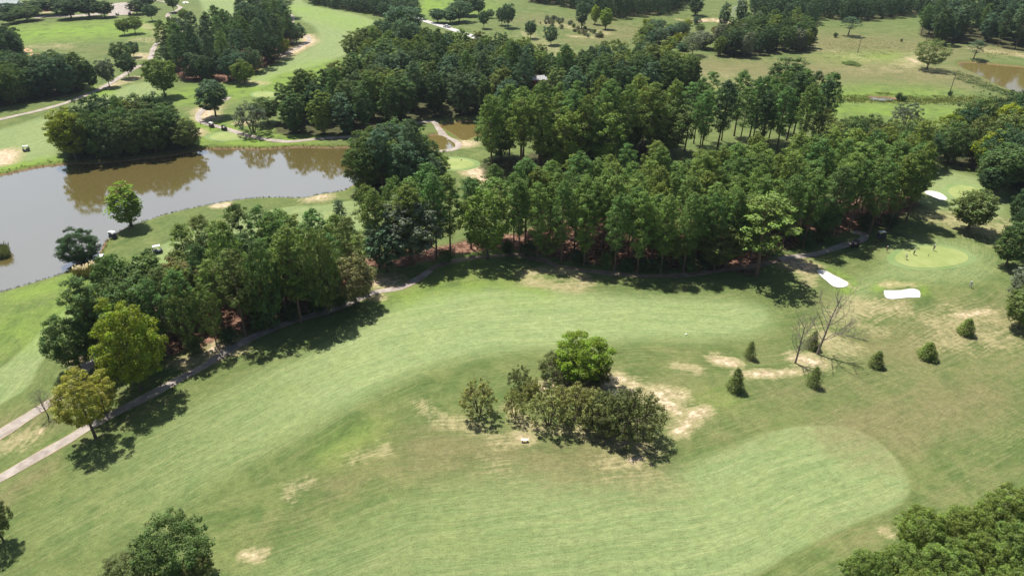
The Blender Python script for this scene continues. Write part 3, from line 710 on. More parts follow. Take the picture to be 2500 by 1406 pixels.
PROTO = {
 'pine': [pine(11), pine(12, R=4.0, base=.36), pine(13, R=3.4, base=.28), pine(14, R=4.2, base=.42, n=120), pine(15, R=3.6, base=.25, n=140)],
 'openpine': [pine(21, R=4.0, base=.38, n=80, sparse=.35), pine(22, R=3.8, base=.34, n=84, sparse=.3)],
 'oak': [broad(31), broad(32, R=5.4), broad(33, H=15, R=4.8, base=.06), broad(34, R=5.2, base=.10), broad(35, H=16, R=5.0, base=.06)],
 'grove': [broad(36, base=-.04), broad(37, R=5.4, base=-.04), broad(38, H=15, R=4.8, base=-.05), broad(39, R=5.2, base=-.03, n=170)],
 'round': [broad(41, H=9, R=4.0, base=.12, n=110, per=50, size=.40), broad(42, H=9, R=3.8, base=.15, n=110, per=50, size=.40), broad(43, H=9, R=3.9, base=.05, n=110, per=50, size=.40)],
 'gum': [broad(55, H=17, R=4.4, base=-.04), broad(56, H=17, R=4.1, base=-.03, n=160), broad(57, H=17, R=4.7, base=-.04), broad(58, H=17, R=4.3, base=-.02, n=170, clr=.15)],
 'loose': [broad(51, H=12, R=4.6, base=.06, n=120, per=44, size=.40, gap=.14, clr=.16), broad(52, H=12, R=4.4, base=.10, n=120, per=44, size=.40, gap=.18, clr=.16)],
 'tall': [broad(61, H=16, R=3.4, base=.01, n=130, per=50, size=.42, clr=.22), broad(62, H=16, R=3.1, base=.02, n=130, per=50, size=.42, clr=.22)],
 'near': [broad(71, H=11, R=4.6, base=.03, n=230, per=110, size=.25, clr=.135), broad(72, H=11, R=4.9, base=.03, n=240, per=110, size=.25, clr=.13)],
 'nearloose': [broad(75, H=13, R=4.8, base=.02, n=230, per=100, size=.25, gap=.22, clr=.13), broad(76, H=13, R=4.6, base=.14, n=220, per=90, size=.25, gap=.15, clr=.12)],
 'bush': [broad(81, H=3, R=1.7, base=0, n=26, per=60, size=.26, clr=.33), broad(82, H=3, R=1.9, base=0, n=26, per=60, size=.26, clr=.33)],
 'cedar': [conifer(91), conifer(92, R=1.45), conifer(93, H=4, R=1.9, n=60)],
 'layered': [layered(95)],
 'scrub': [scrub(96, n=130, per=40, twigs=80), scrub(97, n=140, per=38, twigs=90), scrub(98, n=115, per=42, twigs=70)], 'thorn': [scrub(99, n=230, per=46, twigs=110, size=.22), scrub(100, n=210, per=50, twigs=110, size=.22)],
}
NAMES = {'pine': ('pine_tree', 'pine tree'), 'openpine': ('pine_tree', 'pine tree'), 'oak': ('oak_tree', 'oak tree'), 'grove': ('oak_tree', 'oak tree'), 'round': ('small_tree', 'small tree'),
 'gum': ('broadleaf_tree', 'broadleaf tree'), 'loose': ('broadleaf_tree', 'broadleaf tree'), 'tall': ('poplar_tree', 'poplar tree'), 'near': ('oak_tree', 'oak tree'), 'nearloose': ('oak_tree', 'oak tree'),
 'bush': ('bush', 'bush'), 'cedar': ('cedar_tree', 'cedar tree'), 'layered': ('fir_tree', 'fir tree'), 'scrub': ('thorn_tree', 'thorn tree'), 'thorn': ('thorn_tree', 'thorn tree')}
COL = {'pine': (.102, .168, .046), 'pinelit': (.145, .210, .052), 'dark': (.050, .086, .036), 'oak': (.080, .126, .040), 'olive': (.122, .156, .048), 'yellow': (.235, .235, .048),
 'bright': (.185, .225, .030), 'lime': (.150, .220, .030), 'grey': (.135, .160, .105), 'mid': (.132, .180, .042), 'blue': (.078, .126, .066), 'twig': (.17, .17, .12), 'russet': (.145, .142, .062), 'scrub': (.235, .245, .085), 'darkscrub': (.110, .128, .046)}
SHADE = {'pine': 'deep green', 'pinelit': 'bright green', 'dark': 'very dark', 'oak': 'dark green', 'olive': 'olive', 'yellow': 'yellowing', 'bright': 'yellow-green', 'lime': 'lime green', 'grey': 'grey-green',
 'mid': 'mid green', 'blue': 'blue-green', 'twig': 'thin grey', 'russet': 'russet tinged', 'scrub': 'olive', 'darkscrub': 'dark olive'}
TREES = []
def tree(kind, x, y, h, r, color, label=None, group=None, var=.17, rot=None):
    P = PROTO[kind]; tm, cm, H0, R0 = P[rnd.randrange(len(P))]
    nm, cat = NAMES[kind]
    root = link(nm, None); root.location = (x, y, hz(x, y) - .02); root.rotation_euler = (0, 0, rnd.uniform(0, 6.28) if rot is None else rot)
    root.scale = (r / R0 * rnd.uniform(.94, 1.06), r / R0 * rnd.uniform(.94, 1.06), h / H0)
    t = link("trunk", tm, root); c = link("crown", cm, root)
    b = COL[color]; f = rnd.uniform(1 - var, 1 + var); w = rnd.uniform(-var, var) * .6
    c.color = (b[0] * f * (1 + w), b[1] * f, b[2] * f * (1 - w), 1); t.color = (1, 1, 1, 1)
    tag(root, label, cat, group); TREES.append((root, kind, x, y, h, r, color))
    return root

# trees whose foot is seen: kind, foot px, top y, crown width px, colour, label, [group]
def seen(kind, bx, by, ty, w, color, label, group=None):
    x, y, z = at(bx, by); v = (ty - 703) / FPX; s, t = SP + v * CP, CP - v * SP
    h = CAM_H - y * s / t - z; d = depth_at(bx, by)
    return tree(kind, x, y, max(h, .8), w * d / FPX / 2, color, label, group, .05)

def topped(kind, px, py, h, w, color, label=None, group=None, frac=.6):
    """crown middle seen at this pixel, the tree standing h metres tall"""
    x, y = flat(px, py, h * frac); d = depth_at(px, py, h * frac)
    return tree(kind, float(x), float(y), h, w * float(d) / FPX / 2, color, label, group, .08)

ORD = "first second third fourth fifth sixth seventh eighth ninth tenth eleventh twelfth thirteenth fourteenth fifteenth sixteenth seventeenth eighteenth nineteenth twentieth".split()
SIGHT = [  # (px, py, radius px, ground y of what must stay visible): nothing may stand in these lines of sight
 (1318,201,7), (80,132,20), (1105,345,26), (1125,400,30), (1172,424,8), (1100,320,18), (1140,325,14), (2124,242,20), (2160,242,16), (1080,358,12), (520,310,22), (590,330,30),(490,285,12),
 (1660,378,10),(1700,362,5),(1755,350,8), (935,700,28), (1950,645,20), (2085,600,14), (2150,580,14), (2285,482,32), (2250,515,20), (70,366,14), (382,612,9), (800,350,60), (700,350,60),(1030,56,12),(1092,68,24), (1740,52,30)]
def blocks(x, y, h, r, low=.35):
    for q in SIGHT:
        tx, ty_ = flat(q[0], q[1])
        if y < ty_ - 1:
            cx, cb = project(x, y, h * low); _, ct = project(x, y, h); d = y * CP + (CAM_H - h * .6) * SP; w = r * FPX / d * .85
            if abs(cx - q[0]) < w + q[2] * .6 and ct - 2 < q[1] < cb + 2: return True
    return False

def fill(key, words, spacing, mixk, hr, seed, group, tries=6000, cap=999, edge=1.5):
    r = random.Random(seed); poly = GW[key]; lo, hi = poly.min(0), poly.max(0); pts = []
    area_try = tries
    cand = np.column_stack([np.random.default_rng(seed).uniform(lo[0], hi[0], area_try), np.random.default_rng(seed + 1).uniform(lo[1], hi[1], area_try)])
    sd = poly_sdf(cand[:, 0], cand[:, 1], poly)
    wdc = water_sdf(cand[:, 0], cand[:, 1])
    for (x, y), s_, w_ in zip(cand, sd, wdc):
        if s_ > -edge * .3 or w_ < 1.5: continue
        if all((x - a) ** 2 + (y - b) ** 2 > spacing ** 2 for a, b, *_ in pts): 
            k = r.choices([m_[0] for m_ in mixk], [m_[2] for m_ in mixk])[0]; cols = [m_[1] for m_ in mixk if m_[0] == k][0]; c = r.choice(cols)
            h = r.uniform(*hr[k]) if isinstance(hr, dict) else r.uniform(*hr)
            R0 = {'pine': .175, 'openpine': .18, 'oak': .40, 'grove': .40, 'tall': .22, 'gum': .30, 'loose': .36, 'round': .42, 'bush': .55, 'scrub': .5}[k] * h * r.uniform(.88, 1.15)
            pts.append((x, y, k, c, h, R0))
        if len(pts) >= cap: break
    ok = []
    for (x, y, k, c, h, R0) in pts:
        for f in (1, .86, .74, .62, .5):
            if not blocks(x, y, h * f, R0 * f ** .5, .35 if 'pine' in k else .02): ok.append((x, y, k, c, h * f, R0 * f ** .5)); break
    pts = ok
    pts.sort(key=lambda p: p[1]); n = len(pts); rows = max(1, math.ceil(n / 14)); per = math.ceil(n / rows)
    rn = ["front", "second", "third", "fourth", "fifth", "sixth", "seventh", "eighth", "ninth", "tenth", "eleventh", "twelfth", "thirteenth"]
    for j in range(rows):
        row = sorted(pts[j * per:(j + 1) * per], key=lambda p: p[0] / (p[1] * CP + 43))
        for i, (x, y, k, c, h, R0) in enumerate(row):
            noun = NAMES[k][1]
            where = f"{ORD[min(i, 19)]} from left" if rows == 1 else f"{ORD[min(i, 19)]} from left, {rn[j]} row"
            tree(k, x, y, h, R0, c, f"{SHADE[c]} {noun}, {where} of the {words}", group)
    print("grove", key, n)

fill('upper', 'upper forest edge', 7.4, [('gum', ['mid', 'oak', 'blue', 'olive', 'mid'], 6), ('grove', ['oak', 'mid'], 2), ('pine', ['blue', 'pine', 'mid'], .8)], {'gum': (13, 18), 'grove': (13, 17), 'pine': (16, 21)}, 31, 'trees of the upper forest edge')
def far_wood(keys, spacing, hr, seed, label):
    r = random.Random(seed); g = np.random.default_rng(seed); Vs, Ts, Q = [], [], []
    src = []
    for k in range(4):
        rr = random.Random(seed + k); cl = []
        for i in range(60):
            ph = math.acos(1 - 2 * (i + .5) / 60); th = 2.4 * i; sc = rr.uniform(.75, 1.05)
            cl.append((math.sin(ph) * math.cos(th) * 4.4 * sc, math.sin(ph) * math.sin(th) * 4.4 * sc, 7.5 + math.cos(ph) * 7.6 * sc, 1.1, 1.1, .85))
        src.append(leaves(cl, 34, .75, seed + k))
    pts = []
    for key in keys:
        poly = W(GROVES[key]); lo, hi = poly.min(0), poly.max(0); c = np.column_stack([g.uniform(lo[0], hi[0], 9000), g.uniform(lo[1], hi[1], 9000)]); sd = poly_sdf(c[:, 0], c[:, 1], poly)
        for (x, y) in c[sd < 0]:
            if all((x - a) ** 2 + (y - b) ** 2 > spacing ** 2 for a, b in pts): pts.append((x, y))
    TV, TF = [], []
    for (x, y) in pts:
        V, F, T = r.choice(src); h = r.uniform(*hr) / 16; w = r.uniform(.85, 1.2); a = r.uniform(0, 6.3); z = hz(x, y)
        c_, s_ = math.cos(a) * w, math.sin(a) * w
        Vs.append(np.stack([V[:, 0] * c_ - V[:, 1] * s_ + x, V[:, 0] * s_ + V[:, 1] * c_ + y, V[:, 2] * h + z], 1)); T2 = T.copy(); T2[:, 0] = np.clip(T2[:, 0] * .5 + r.uniform(0, .5), 0, 1); Ts.append(T2)
        tube(TV, TF, [(x, y, z - .3), (x, y, z + 8)], [.25, .15], 5)
    V = np.concatenate(Vs); me = mesh_np("distant_woods", V, np.arange(len(V)).reshape(-1, 4), M_LEAF, False, {"tint": ('FACE', np.concatenate(Ts))})
    o = link("distant_woods", me); o.color = (.060, .100, .048, 1); tag(o, label, kind="stuff")
    t = link("trunks", wood_mesh("trunks", TV, TF, M_BARK), o)
far_wood(['skyline', 'farmeadow'], 7.6, (14, 19), 32, "dense wood along the top edge beyond the orchard and the meadow")
far_wood(['roadside'], 7.0, (10, 14), 34, "hedge wood along the top fairway and the far road")
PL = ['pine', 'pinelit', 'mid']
fill('centre', 'long central pine grove', 4.6, [('pine', PL, 8), ('openpine', ['pinelit'], 1.0), ('oak', ['oak', 'olive'], .9)], {'pine': (19, 24), 'openpine': (18, 22), 'oak': (12, 15)}, 3, 'trees of the central pine grove')
fill('behind', 'grove beyond the central pines', 6.0, [('pine', PL, 5), ('grove', ['oak', 'mid'], 3)], {'pine': (22, 28), 'grove': (17, 22)}, 5, 'trees of the grove behind')
fill('tallpines', 'tall open pine stand', 6.4, [('pine', ['pine', 'dark'], 5), ('openpine', ['pine'], 2)], (21, 26), 8, 'trees of the open pine stand')
fill('eastlow', 'low mixed wood', 6.4, [('grove', ['oak', 'olive', 'dark'], 5), ('loose', ['olive'], 2)], (12, 16), 9, 'trees of the low mixed wood')
fill('east', 'eastern wood', 7.2, [('grove', ['oak', 'dark', 'grey', 'olive'], 5), ('loose', ['bright'], 1)], (14, 18), 10, 'trees of the eastern wood')
fill('forest', 'long dark forest', 8.0, [('gum', ['dark', 'oak', 'oak', 'mid', 'blue', 'olive'], 7), ('pine', ['pine', 'blue'], 1), ('tall', ['oak'], 1)], {'gum': (16, 21), 'pine': (20, 25), 'tall': (15, 19)}, 13, 'trees of the long dark forest')
fill('lakeside', 'lakeside wood', 6.0, [('grove', ['dark', 'oak', 'olive'], 6), ('pine', ['pine'], 1)], {'grove': (13, 18), 'pine': (17, 20)}, 14, 'trees of the lakeside wood')
fill('westwood', 'western wood', 7.0, [('grove', ['dark', 'oak', 'blue'], 6)], (15, 19), 15, 'trees of the western wood')
fill('westridge', 'wood on the left edge', 7.0, [('grove', ['dark', 'oak'], 6)], (15, 19), 16, 'trees of the left edge wood')
fill('northpines', 'northern pine grove', 7.0, [('pine', ['pine', 'blue', 'dark'], 5), ('openpine', ['pine'], 1), ('grove', ['dark', 'blue'], 2)], {'pine': (18, 24), 'openpine': (18, 22), 'grove': (12, 16)}, 17, 'trees of the northern pine grove')
fill('southwest', 'near left grove', 5.0, [('pine', ['pine', 'mid', 'oak'], 3), ('openpine', ['pine', 'olive'], 3), ('oak', ['oak', 'olive'], 2), ('loose', ['olive', 'russet', 'mid'], 2)], {'pine': (16, 21), 'openpine': (15, 20), 'oak': (12, 17), 'loose': (9, 14)}, 18, 'trees of the near left grove')
fill('cove', 'wood at the lake end', 5.2, [('pine', ['pine', 'blue'], 2), ('grove', ['blue', 'oak', 'mid'], 5)], {'pine': (18, 22), 'grove': (15, 19)}, 19, 'trees at the lake end')
fill('northeast', 'northeastern pine wood', 8.4, [('pine', ['pine', 'dark', 'blue'], 4), ('gum', ['dark', 'blue'], 4)], (18, 25), 20, 'trees of the northeastern wood')
fill('thicket', 'thicket in the meadow', 6.5, [('gum', ['oak', 'mid', 'dark', 'olive', 'grey'], 5), ('tall', ['oak'], 1)], (11, 16), 22, 'trees of the meadow thicket')

# single trees
seen('tall','322' and 322,552,445,84,'lime','lone yellow-green tree on the near lake shore')
seen('near',203,646,564,108,'dark','dark dense tree overhanging the lake beside pampas grass')
seen('nearloose',232,1066,905,135,'yellow','tall yellowing oak beside the lower cart path')
seen('nearloose',259,1010,922,92,'yellow','smaller yellowing oak behind the tall yellowing one')
seen('near',345,952,745,165,'bright','broad bright yellow-green oak at the near left grove tip')
seen('near',196,898,770,122,'oak','round dark oak beside the upper cart path')
seen('oak',262,850,700,95,'mid','narrow green oak left of the near left grove')
seen('oak',318,800,622,120,'oak','tall green oak at the west end of the near left grove')
seen('layered',842,612,480,56,'blue','layered dark fir standing alone before the mown fairway')
seen('oak',2362,562,462,112,'olive','olive oak between the bunker and the near green')
seen('oak',188,396,262,95,'bright','yellow-green oak at the left end of the lakeside wood')
seen('oak',1915,245,140,122,'oak','big rounded oak alone in the sunlit meadow')
seen('loose',2262,170,95,80,'olive','spreading oak with pale tufts beside the right pond')
seen('openpine',2375,150,100,40,'blue','small pine on the far bank of the right pond')
seen('openpine',2070,88,42,50,'blue','open crowned pine alone in the upper meadow')
seen('scrub',2210,308,246,76,'grey','half bare grey tree beyond the low mixed wood')
for a in [(305,86,44,38,'mid','left tree of the pair on the driving range edge'),(331,82,38,42,'mid','right tree of the pair on the driving range edge'),(372,52,8,36,'blue','rounded tree above the driving range pair'),
 (453,55,20,34,'mid','small round tree inside the path bend'),(425,30,-20,34,'oak','upright tree behind the path bend'),(300,155,102,52,'oak','broad dark tree left of the winding path'),
 (316,190,130,48,'dark','dark round tree below its broad neighbour near the winding path'),(268,212,140,52,'grey','grey-green tree beside the west path'),(230,220,148,36,'dark','narrow dark tree at the end of the western wood'),
 (650,145,97,40,'dark','dark round tree at the sandy edge of the northern pines'),(695,130,92,32,'bright','small yellow-green tree at the sandy edge of the northern pines'),(725,105,55,52,'blue','wide tree at the east end of the northern pines'),(328,140,100,34,'blue','small tree behind the broad dark one'),
 (598,205,145,60,'mid','green tree at the south end of the northern pines')]:
    seen('round', a[0], a[1], a[2], a[3], a[4], a[5])
seen('oak',403,236,135,88,'mid','large feathery tree between path and northern pines')
seen('oak',527,284,188,84,'blue','large dark tree above the curved cart path')
seen('scrub',618,325,245,84,'grey','round grey crowned tree beside the far cart path')
seen('oak',655,300,238,70,'oak','leafy tree between the grey tree and the long forest')
for a in [(1168,40,-8,36),(1240,68,5,46),(1225,62,15,34),(1295,94,48,34),(1345,110,60,38),(1181,70,25,30),(1197,45,22,24)]:
    seen('round', a[0], a[1], a[2], a[3], 'blue', None, 'trees of the meadow orchard')
for o, l in zip(TREES[-7:], ["orchard tree at the far end by the hedge", "tallest tree of the orchard, in its middle", "orchard tree pressed against the tallest one", "round orchard tree on a short bare trunk with a shadow", "conical orchard tree nearest the long forest", "orchard tree closest to the road", "smallest orchard tree, behind the roadside one"]): o[0]["label"] = l
for a in [('tall',1420,70,0,34,'blue','slim dark tree at the head of the orchard field'),('tall',1452,60,12,26,'bright','yellow-green sapling beside the slim dark tree'),('tall',1478,72,20,34,'lime','bright lime tree at the head of the orchard field'),
  ('loose',1560,120,80,40,'mid','loose tree at the end of the orchard scrub'),('loose',1690,135,80,50,'grey','grey-green tree left of the meadow thicket'),('tall',1765,75,5,30,'blue','slim tree behind the dirt heap'),('tall',1805,60,-5,30,'dark','dark slim tree behind the smoke')]:
    seen(*a)

# crowns seen beyond or between the groves, placed by where the crown shows
n0 = len(TREES)
BACK = [ # kind, px, py, h, w, colour
 ('oak',985,50,20,90,'blue'),('oak',995,85,18,66,'blue'),('pine',960,95,20,60,'blue'),('oak',895,95,16,60,'olive'),('oak',860,110,14,50,'olive'),('pine',1060,100,18,48,'blue'),('oak',1110,120,16,70,'mid'),('oak',1160,105,17,66,'mid'),('oak',1215,115,17,80,'oak'),('pine',1040,130,18,50,'blue'),('oak',960,140,16,80,'oak'),('oak',1050,160,16,84,'olive'),
 ('oak',1290,140,15,70,'mid'),('oak',1345,125,12,60,'mid'),('oak',1500,120,16,80,'olive'),('oak',1440,125,15,70,'dark'),('pine',1470,105,20,50,'blue'),('oak',1590,130,14,66,'mid'),('loose',1620,150,12,56,'bright'),('oak',1630,170,16,80,'blue'),('oak',1690,175,16,66,'oak'),('oak',1550,150,17,90,'russet'),
 ('oak',900,12,13,70,'grey'),('oak',950,18,13,66,'olive'),('oak',830,6,12,60,'dark'),('oak',780,-2,12,60,'dark'),('oak',1000,20,12,60,'olive'),('oak',1068,34,9,40,'blue'),('oak',1098,36,9,42,'blue'),('oak',1120,22,13,56,'blue'),('oak',1140,8,13,50,'blue'),
 ('oak',1400,10,15,60,'dark'),('oak',1440,20,14,56,'blue'),('oak',1500,20,14,60,'blue'),('oak',1545,18,14,60,'blue'),('oak',1590,14,14,56,'dark'),('oak',1640,2,15,60,'dark'),('oak',1340,-6,15,60,'dark'),('tall',1700,12,12,34,'dark'),
 ('loose',1860,30,14,66,'mid'),('loose',1905,35,14,60,'grey'),('oak',1950,30,14,66,'grey'),('oak',1985,20,14,60,'blue'),('oak',2020,30,14,56,'dark'),('oak',2050,40,10,50,'blue'),('oak',2110,20,13,60,'dark'),('oak',2160,25,13,60,'blue'),('oak',2200,15,14,60,'dark'),('oak',2080,5,14,60,'blue'),('oak',2240,15,13,60,'blue'),('oak',2140,-8,14,60,'dark'),
 ('oak',1835,60,13,60,'oak'),('oak',1880,75,13,66,'grey'),('oak',1930,85,14,80,'oak'),('oak',1800,95,12,60,'dark'),('tall',1855,85,14,50,'mid'),('oak',1760,75,9,46,'russet'),('oak',1720,95,9,50,'grey'),('oak',1672,105,9,46,'mid'),('oak',1640,120,9,44,'mid'),
 ('oak',1610,85,8,44,'blue'),('oak',1640,75,8,40,'blue'),('oak',1580,75,8,40,'mid'),('oak',1660,65,7,36,'blue'),('oak',1600,60,7,34,'blue'),('oak',1545,95,8,34,'mid'),
 ('oak',2280,30,18,80,'blue'),('oak',2340,30,18,80,'dark'),('pine',2320,15,22,60,'blue'),('oak',2400,20,18,80,'dark'),('pine',2440,20,22,60,'blue'),('oak',2480,30,18,80,'dark'),('oak',2270,65,15,70,'blue'),
 ('oak',20,20,10,60,'dark'),('oak',60,30,9,56,'oak'),('oak',20,42,7,40,'dark'),('oak',85,14,10,50,'dark'),('oak',130,5,13,70,'dark'),('oak',165,15,13,60,'dark'),('oak',210,12,13,60,'dark'),('oak',250,18,11,50,'dark'),('oak',185,-10,13,60,'dark'),('oak',350,-4,13,50,'dark'),('oak',330,16,9,40,'dark'),
 ('pine',660,10,18,56,'blue'),('pine',690,2,18,50,'blue'),('pine',630,30,20,50,'blue'),('oak',680,25,14,50,'blue'),('pine',600,45,20,46,'blue'),
 ('oak',2480,590,11,70,'oak'),('oak',2510,560,12,70,'dark'),('oak',2515,690,11,70,'grey'),('oak',2510,745,9,80,'olive'),('oak',2500,500,12,50,'dark'),
 ('oak',2440,365,14,90,'bright'),('oak',2480,290,15,90,'dark'),('oak',2380,290,15,80,'oak'),('oak',2460,400,15,110,'oak'),('oak',2420,440,9,60,'dark'),
]
PLACE = [(0,560,140,'northern pine grove'),(560,760,140,'fairway edge at the top'),(760,1130,60,'far road hedge'),(1130,1300,60,'orchard field'),(1300,1680,60,'upper woods'),(1680,2240,60,'upper meadow woods'),(2240,2700,120,'northeastern pine wood')]
BACK = [q for q in BACK if not (940 < q[1] < 1700 and 95 <= q[2] < 180) and not (1290 < q[1] < 1660 and q[2] < 25) and not (760 < q[1] < 1020 and q[2] < 25) and not (1840 < q[1] < 2250 and q[2] < 95) and not (2250 < q[1] and q[2] < 80)]
for k, px, py, h, w, c in BACK: topped(k, px, py, h * 1.1, w * 1.22, c, None, None)
bk = TREES[n0:]
reg = {}
for (t_, spec) in zip(bk, BACK):
    px, py = spec[1], spec[2]
    if py < 60 and px < 560: z_ = 'clubhouse trees'
    elif py < 60 and px < 740: z_ = 'northern pine tip'
    elif px < 1010 and py < 30 or (px < 1160 and py < 50): z_ = 'roadside hedge wood'
    elif px < 1400: z_ = 'upper forest edge beside the road'
    elif px < 1720 and py < 58: z_ = 'wood above the orchard'
    elif px < 1720: z_ = 'upper forest edge below the orchard'
    elif px < 2255 and py < 50: z_ = 'far meadow wood'
    elif px < 2255 and py < 130: z_ = 'trees behind the meadow thicket'
    elif py < 130: z_ = 'northeastern wood interior'
    elif py < 470: z_ = 'eastern wood crowns'
    else: z_ = 'right frame edge trees'
    reg.setdefault(z_, []).append((px, py, t_))
for z_, L in reg.items():
    L.sort(key=lambda q: q[0])
    for i, (px, py, t_) in enumerate(L):
        t_[0]["label"] = f"{SHADE[t_[6]]} {NAMES[t_[1]][1]}, {ORD[min(i, 19)]} from left of {z_}"; t_[0]["group"] = z_

# near oaks at the lower right and the lower left
for i, (px, py, w) in enumerate([(2450,1250,135),(2360,1290,130),(2255,1292,125),(2490,1340,140),(2405,1370,130),(2300,1385,135),(2205,1385,125),(2115,1398,110),(2545,1240,120),(2460,1440,130),(2350,1455,130),(2240,1450,120)]):
    l = ["top oak of the lower right canopy, nearest the frame corner","oak left of the top one in the lower right canopy","leftmost upper oak of the lower right canopy","oak on the right frame edge in the lower right canopy","middle oak of the lower right canopy","oak below the leftmost upper one in the lower right canopy","left oak in the bottom row of the lower right canopy","low outermost oak at the left tip of the lower right canopy","oak cut by the right frame edge above the canopy","bottom right oak cut by the frame","bottom oak under the middle one","bottom oak beside the left tip"][i]
    topped('near', px, py, 9.5, w, 'mid', 'green ' + l, 'oaks of the lower right canopy')
topped('nearloose', 410, 1330, 13, 205, 'oak', 'dark green oak at the bottom edge, tallest of the near ones', None, .6)
topped('nearloose', 300, 1392, 7, 130, 'darkscrub', 'low dark olive tree left of the tall bottom edge oak', None, .6)
topped('nearloose', 470, 1400, 7, 110, 'darkscrub', 'low dark tree right of the tall bottom edge oak', None, .5)
topped('nearloose', -32, 1250, 10, 100, 'darkscrub', 'dark tree cut by the left frame edge', None, .6)

seen('tall', 388, 712, 606, 44, 'oak', 'narrow tree half hiding a golf cart at the back of the near left grove')
# front rows whose shade falls over the cart path
for i, (px, py, ty, w, c) in enumerate([(1268,622,440,58,'pine'),(1312,632,448,60,'pinelit'),(1370,640,446,56,'pine'),(1425,648,470,60,'pinelit'),(1500,660,474,58,'pine'),(1556,666,470,62,'pinelit'),(1612,668,480,58,'pinelit'),(1668,664,476,60,'pine'),(1722,658,470,60,'pine'),(1772,650,466,58,'pine'),(1905,622,440,62,'pine'),(1960,604,430,64,'pine'),(2018,590,410,66,'oak'),(2072,566,392,66,'pine'),(2122,572,392,64,'pine'),(2168,560,380,64,'mid'),(2212,540,350,60,'mid')]):
    seen('pine', px, py, ty, w, c, f"{SHADE[c]} pine, {ORD[i]} from left of the outermost row along the cart path", 'front row pines by the cart path')
for i, (px, py, ty, w, k, c) in enumerate([(530,846,690,70,'loose','olive'),(600,820,610,86,'openpine','olive'),(668,802,590,90,'grove','oak'),(735,786,560,90,'pine','mid'),(800,770,560,92,'grove','olive'),(470,868,700,80,'loose','olive'),(585,770,540,80,'pine','pinelit'),(700,740,520,90,'pine','pine')]):
    seen(k, px, py, ty, w, c, f"{SHADE[c]} {NAMES[k][1]}, {ORD[i]} of the big trees shading the lower cart path", 'big trees shading the lower path')
# understorey and bushes along the central grove
seen('oak',945,660,545,120,'blue','bushy blue-green tree at the west tip of the central pines')
seen('oak',1005,640,478,150,'grey','broad grey-green oak at the west end of the central pines')
seen('oak',1190,632,462,130,'mid','leafy oak before the central pines, nearest the path bend')
seen('openpine',1845,672,478,150,'pinelit','big low branched pine standing before the central pines')
seen('loose',1340,628,545,80,'mid','small leafy tree at the foot of the central pines')
seen('oak',870,745,625,110,'russet','russet tinged oak at the east tip of the near left grove')
for i, (px, py, w, h) in enumerate([(1090,640,40,22),(1290,622,50,28),(1410,640,44,26),(1480,655,46,30),(1530,660,40,24),(1610,662,46,28),(1680,658,50,30),(1720,655,40,26),(1960,598,50,34),(2010,590,40,26),(2110,560,46,30),(2170,556,40,26),(640,805,50,34),(560,838,46,30),(720,780,50,34),(480,860,46,28),(780,762,44,28),(1240,620,40,24),(830,748,40,26),(1570,660,44,26)]):
    seen('bush', px, py, py - h * 1.3, w, 'dark' if i % 3 else 'oak', f"dark bush, {ORD[i]} of the undergrowth bushes beneath the groves", 'undergrowth bushes')

# cedars in the rough
for px, py, ty, w, k, l in [(1829,873,828,27,'c','slim cedar left of the dead trees'),(1793,950,893,38,'c','cedar nearest the camera, left of the bare soil'),(1984,941,890,34,'c','cedar in front of the dead trees'),(1981,849,803,30,'c','dark cedar behind the dead trees'),(2137,893,851,32,'c','cedar right of the dead trees'),(2261,873,830,42,'r','round dense cedar second from the right'),(2355,815,772,34,'r','rightmost and darkest round cedar')]:
    o = seen('cedar', px, py, ty + 6, w * 1.1, 'olive' if k == 'c' else 'mid', 'young ' + l, 'young cedars in the rough'); 
    if 'darkest' in l or 'dark cedar' in l: o.children[1].color = (.060, .085, .030, 1)
    else: o.children[1].color = (.215, .200, .036, 1) if k == 'c' else (.130, .165, .030, 1)

# the island of scrub in the middle of the fairways
for a in [('near',1420,930,822,146,'lime','tall dome of bright yellow-green leaves on the scrub island'),('thorn',1365,925,862,100,'darkscrub','dark thorn tree leaning on the bright dome'),('thorn',1455,938,878,70,'darkscrub','dark thorn tree on the right flank of the bright dome'),
 ('bush',1456,942,915,26,'lime','lime green bush at the foot of the bright dome'),('scrub',1270,950,893,66,'darkscrub','small dark thorn tree at the upper left of the scrub island'),('scrub',1300,975,920,54,'scrub','low olive thorn tree beside the small dark one'),('bush',1303,970,940,34,'bright','bright bush on the upper left of the scrub island'),
 ('scrub',1170,1012,926,100,'scrub','wide olive thorn tree at the left end of the scrub island'),('scrub',1257,1018,946,62,'scrub','single stemmed thorn tree with a gap on either side'),
 ('scrub',1340,1038,952,108,'scrub','broad sparse olive thorn tree above the white bench'),('scrub',1398,1030,932,112,'scrub','broad olive thorn tree in the middle of the scrub island'),('scrub',1450,1040,950,100,'scrub','olive thorn tree left of the dark pair'),('thorn',1482,1050,962,116,'darkscrub','left tree of the dark thorn pair'),('thorn',1540,1062,955,150,'darkscrub','right and largest tree of the dark thorn pair'),
 ('scrub',1425,985,940,90,'russet','brownish thorn scrub below the bright dome'),('scrub',1490,985,948,60,'grey','grey-green thorn scrub beside the pale soil'),('scrub',1525,1000,945,66,'twig','thin twiggy thorn tree above the dark pair'),('scrub',1345,985,935,60,'olive','olive thorn scrub left of the brownish one')]:
    seen(*a)

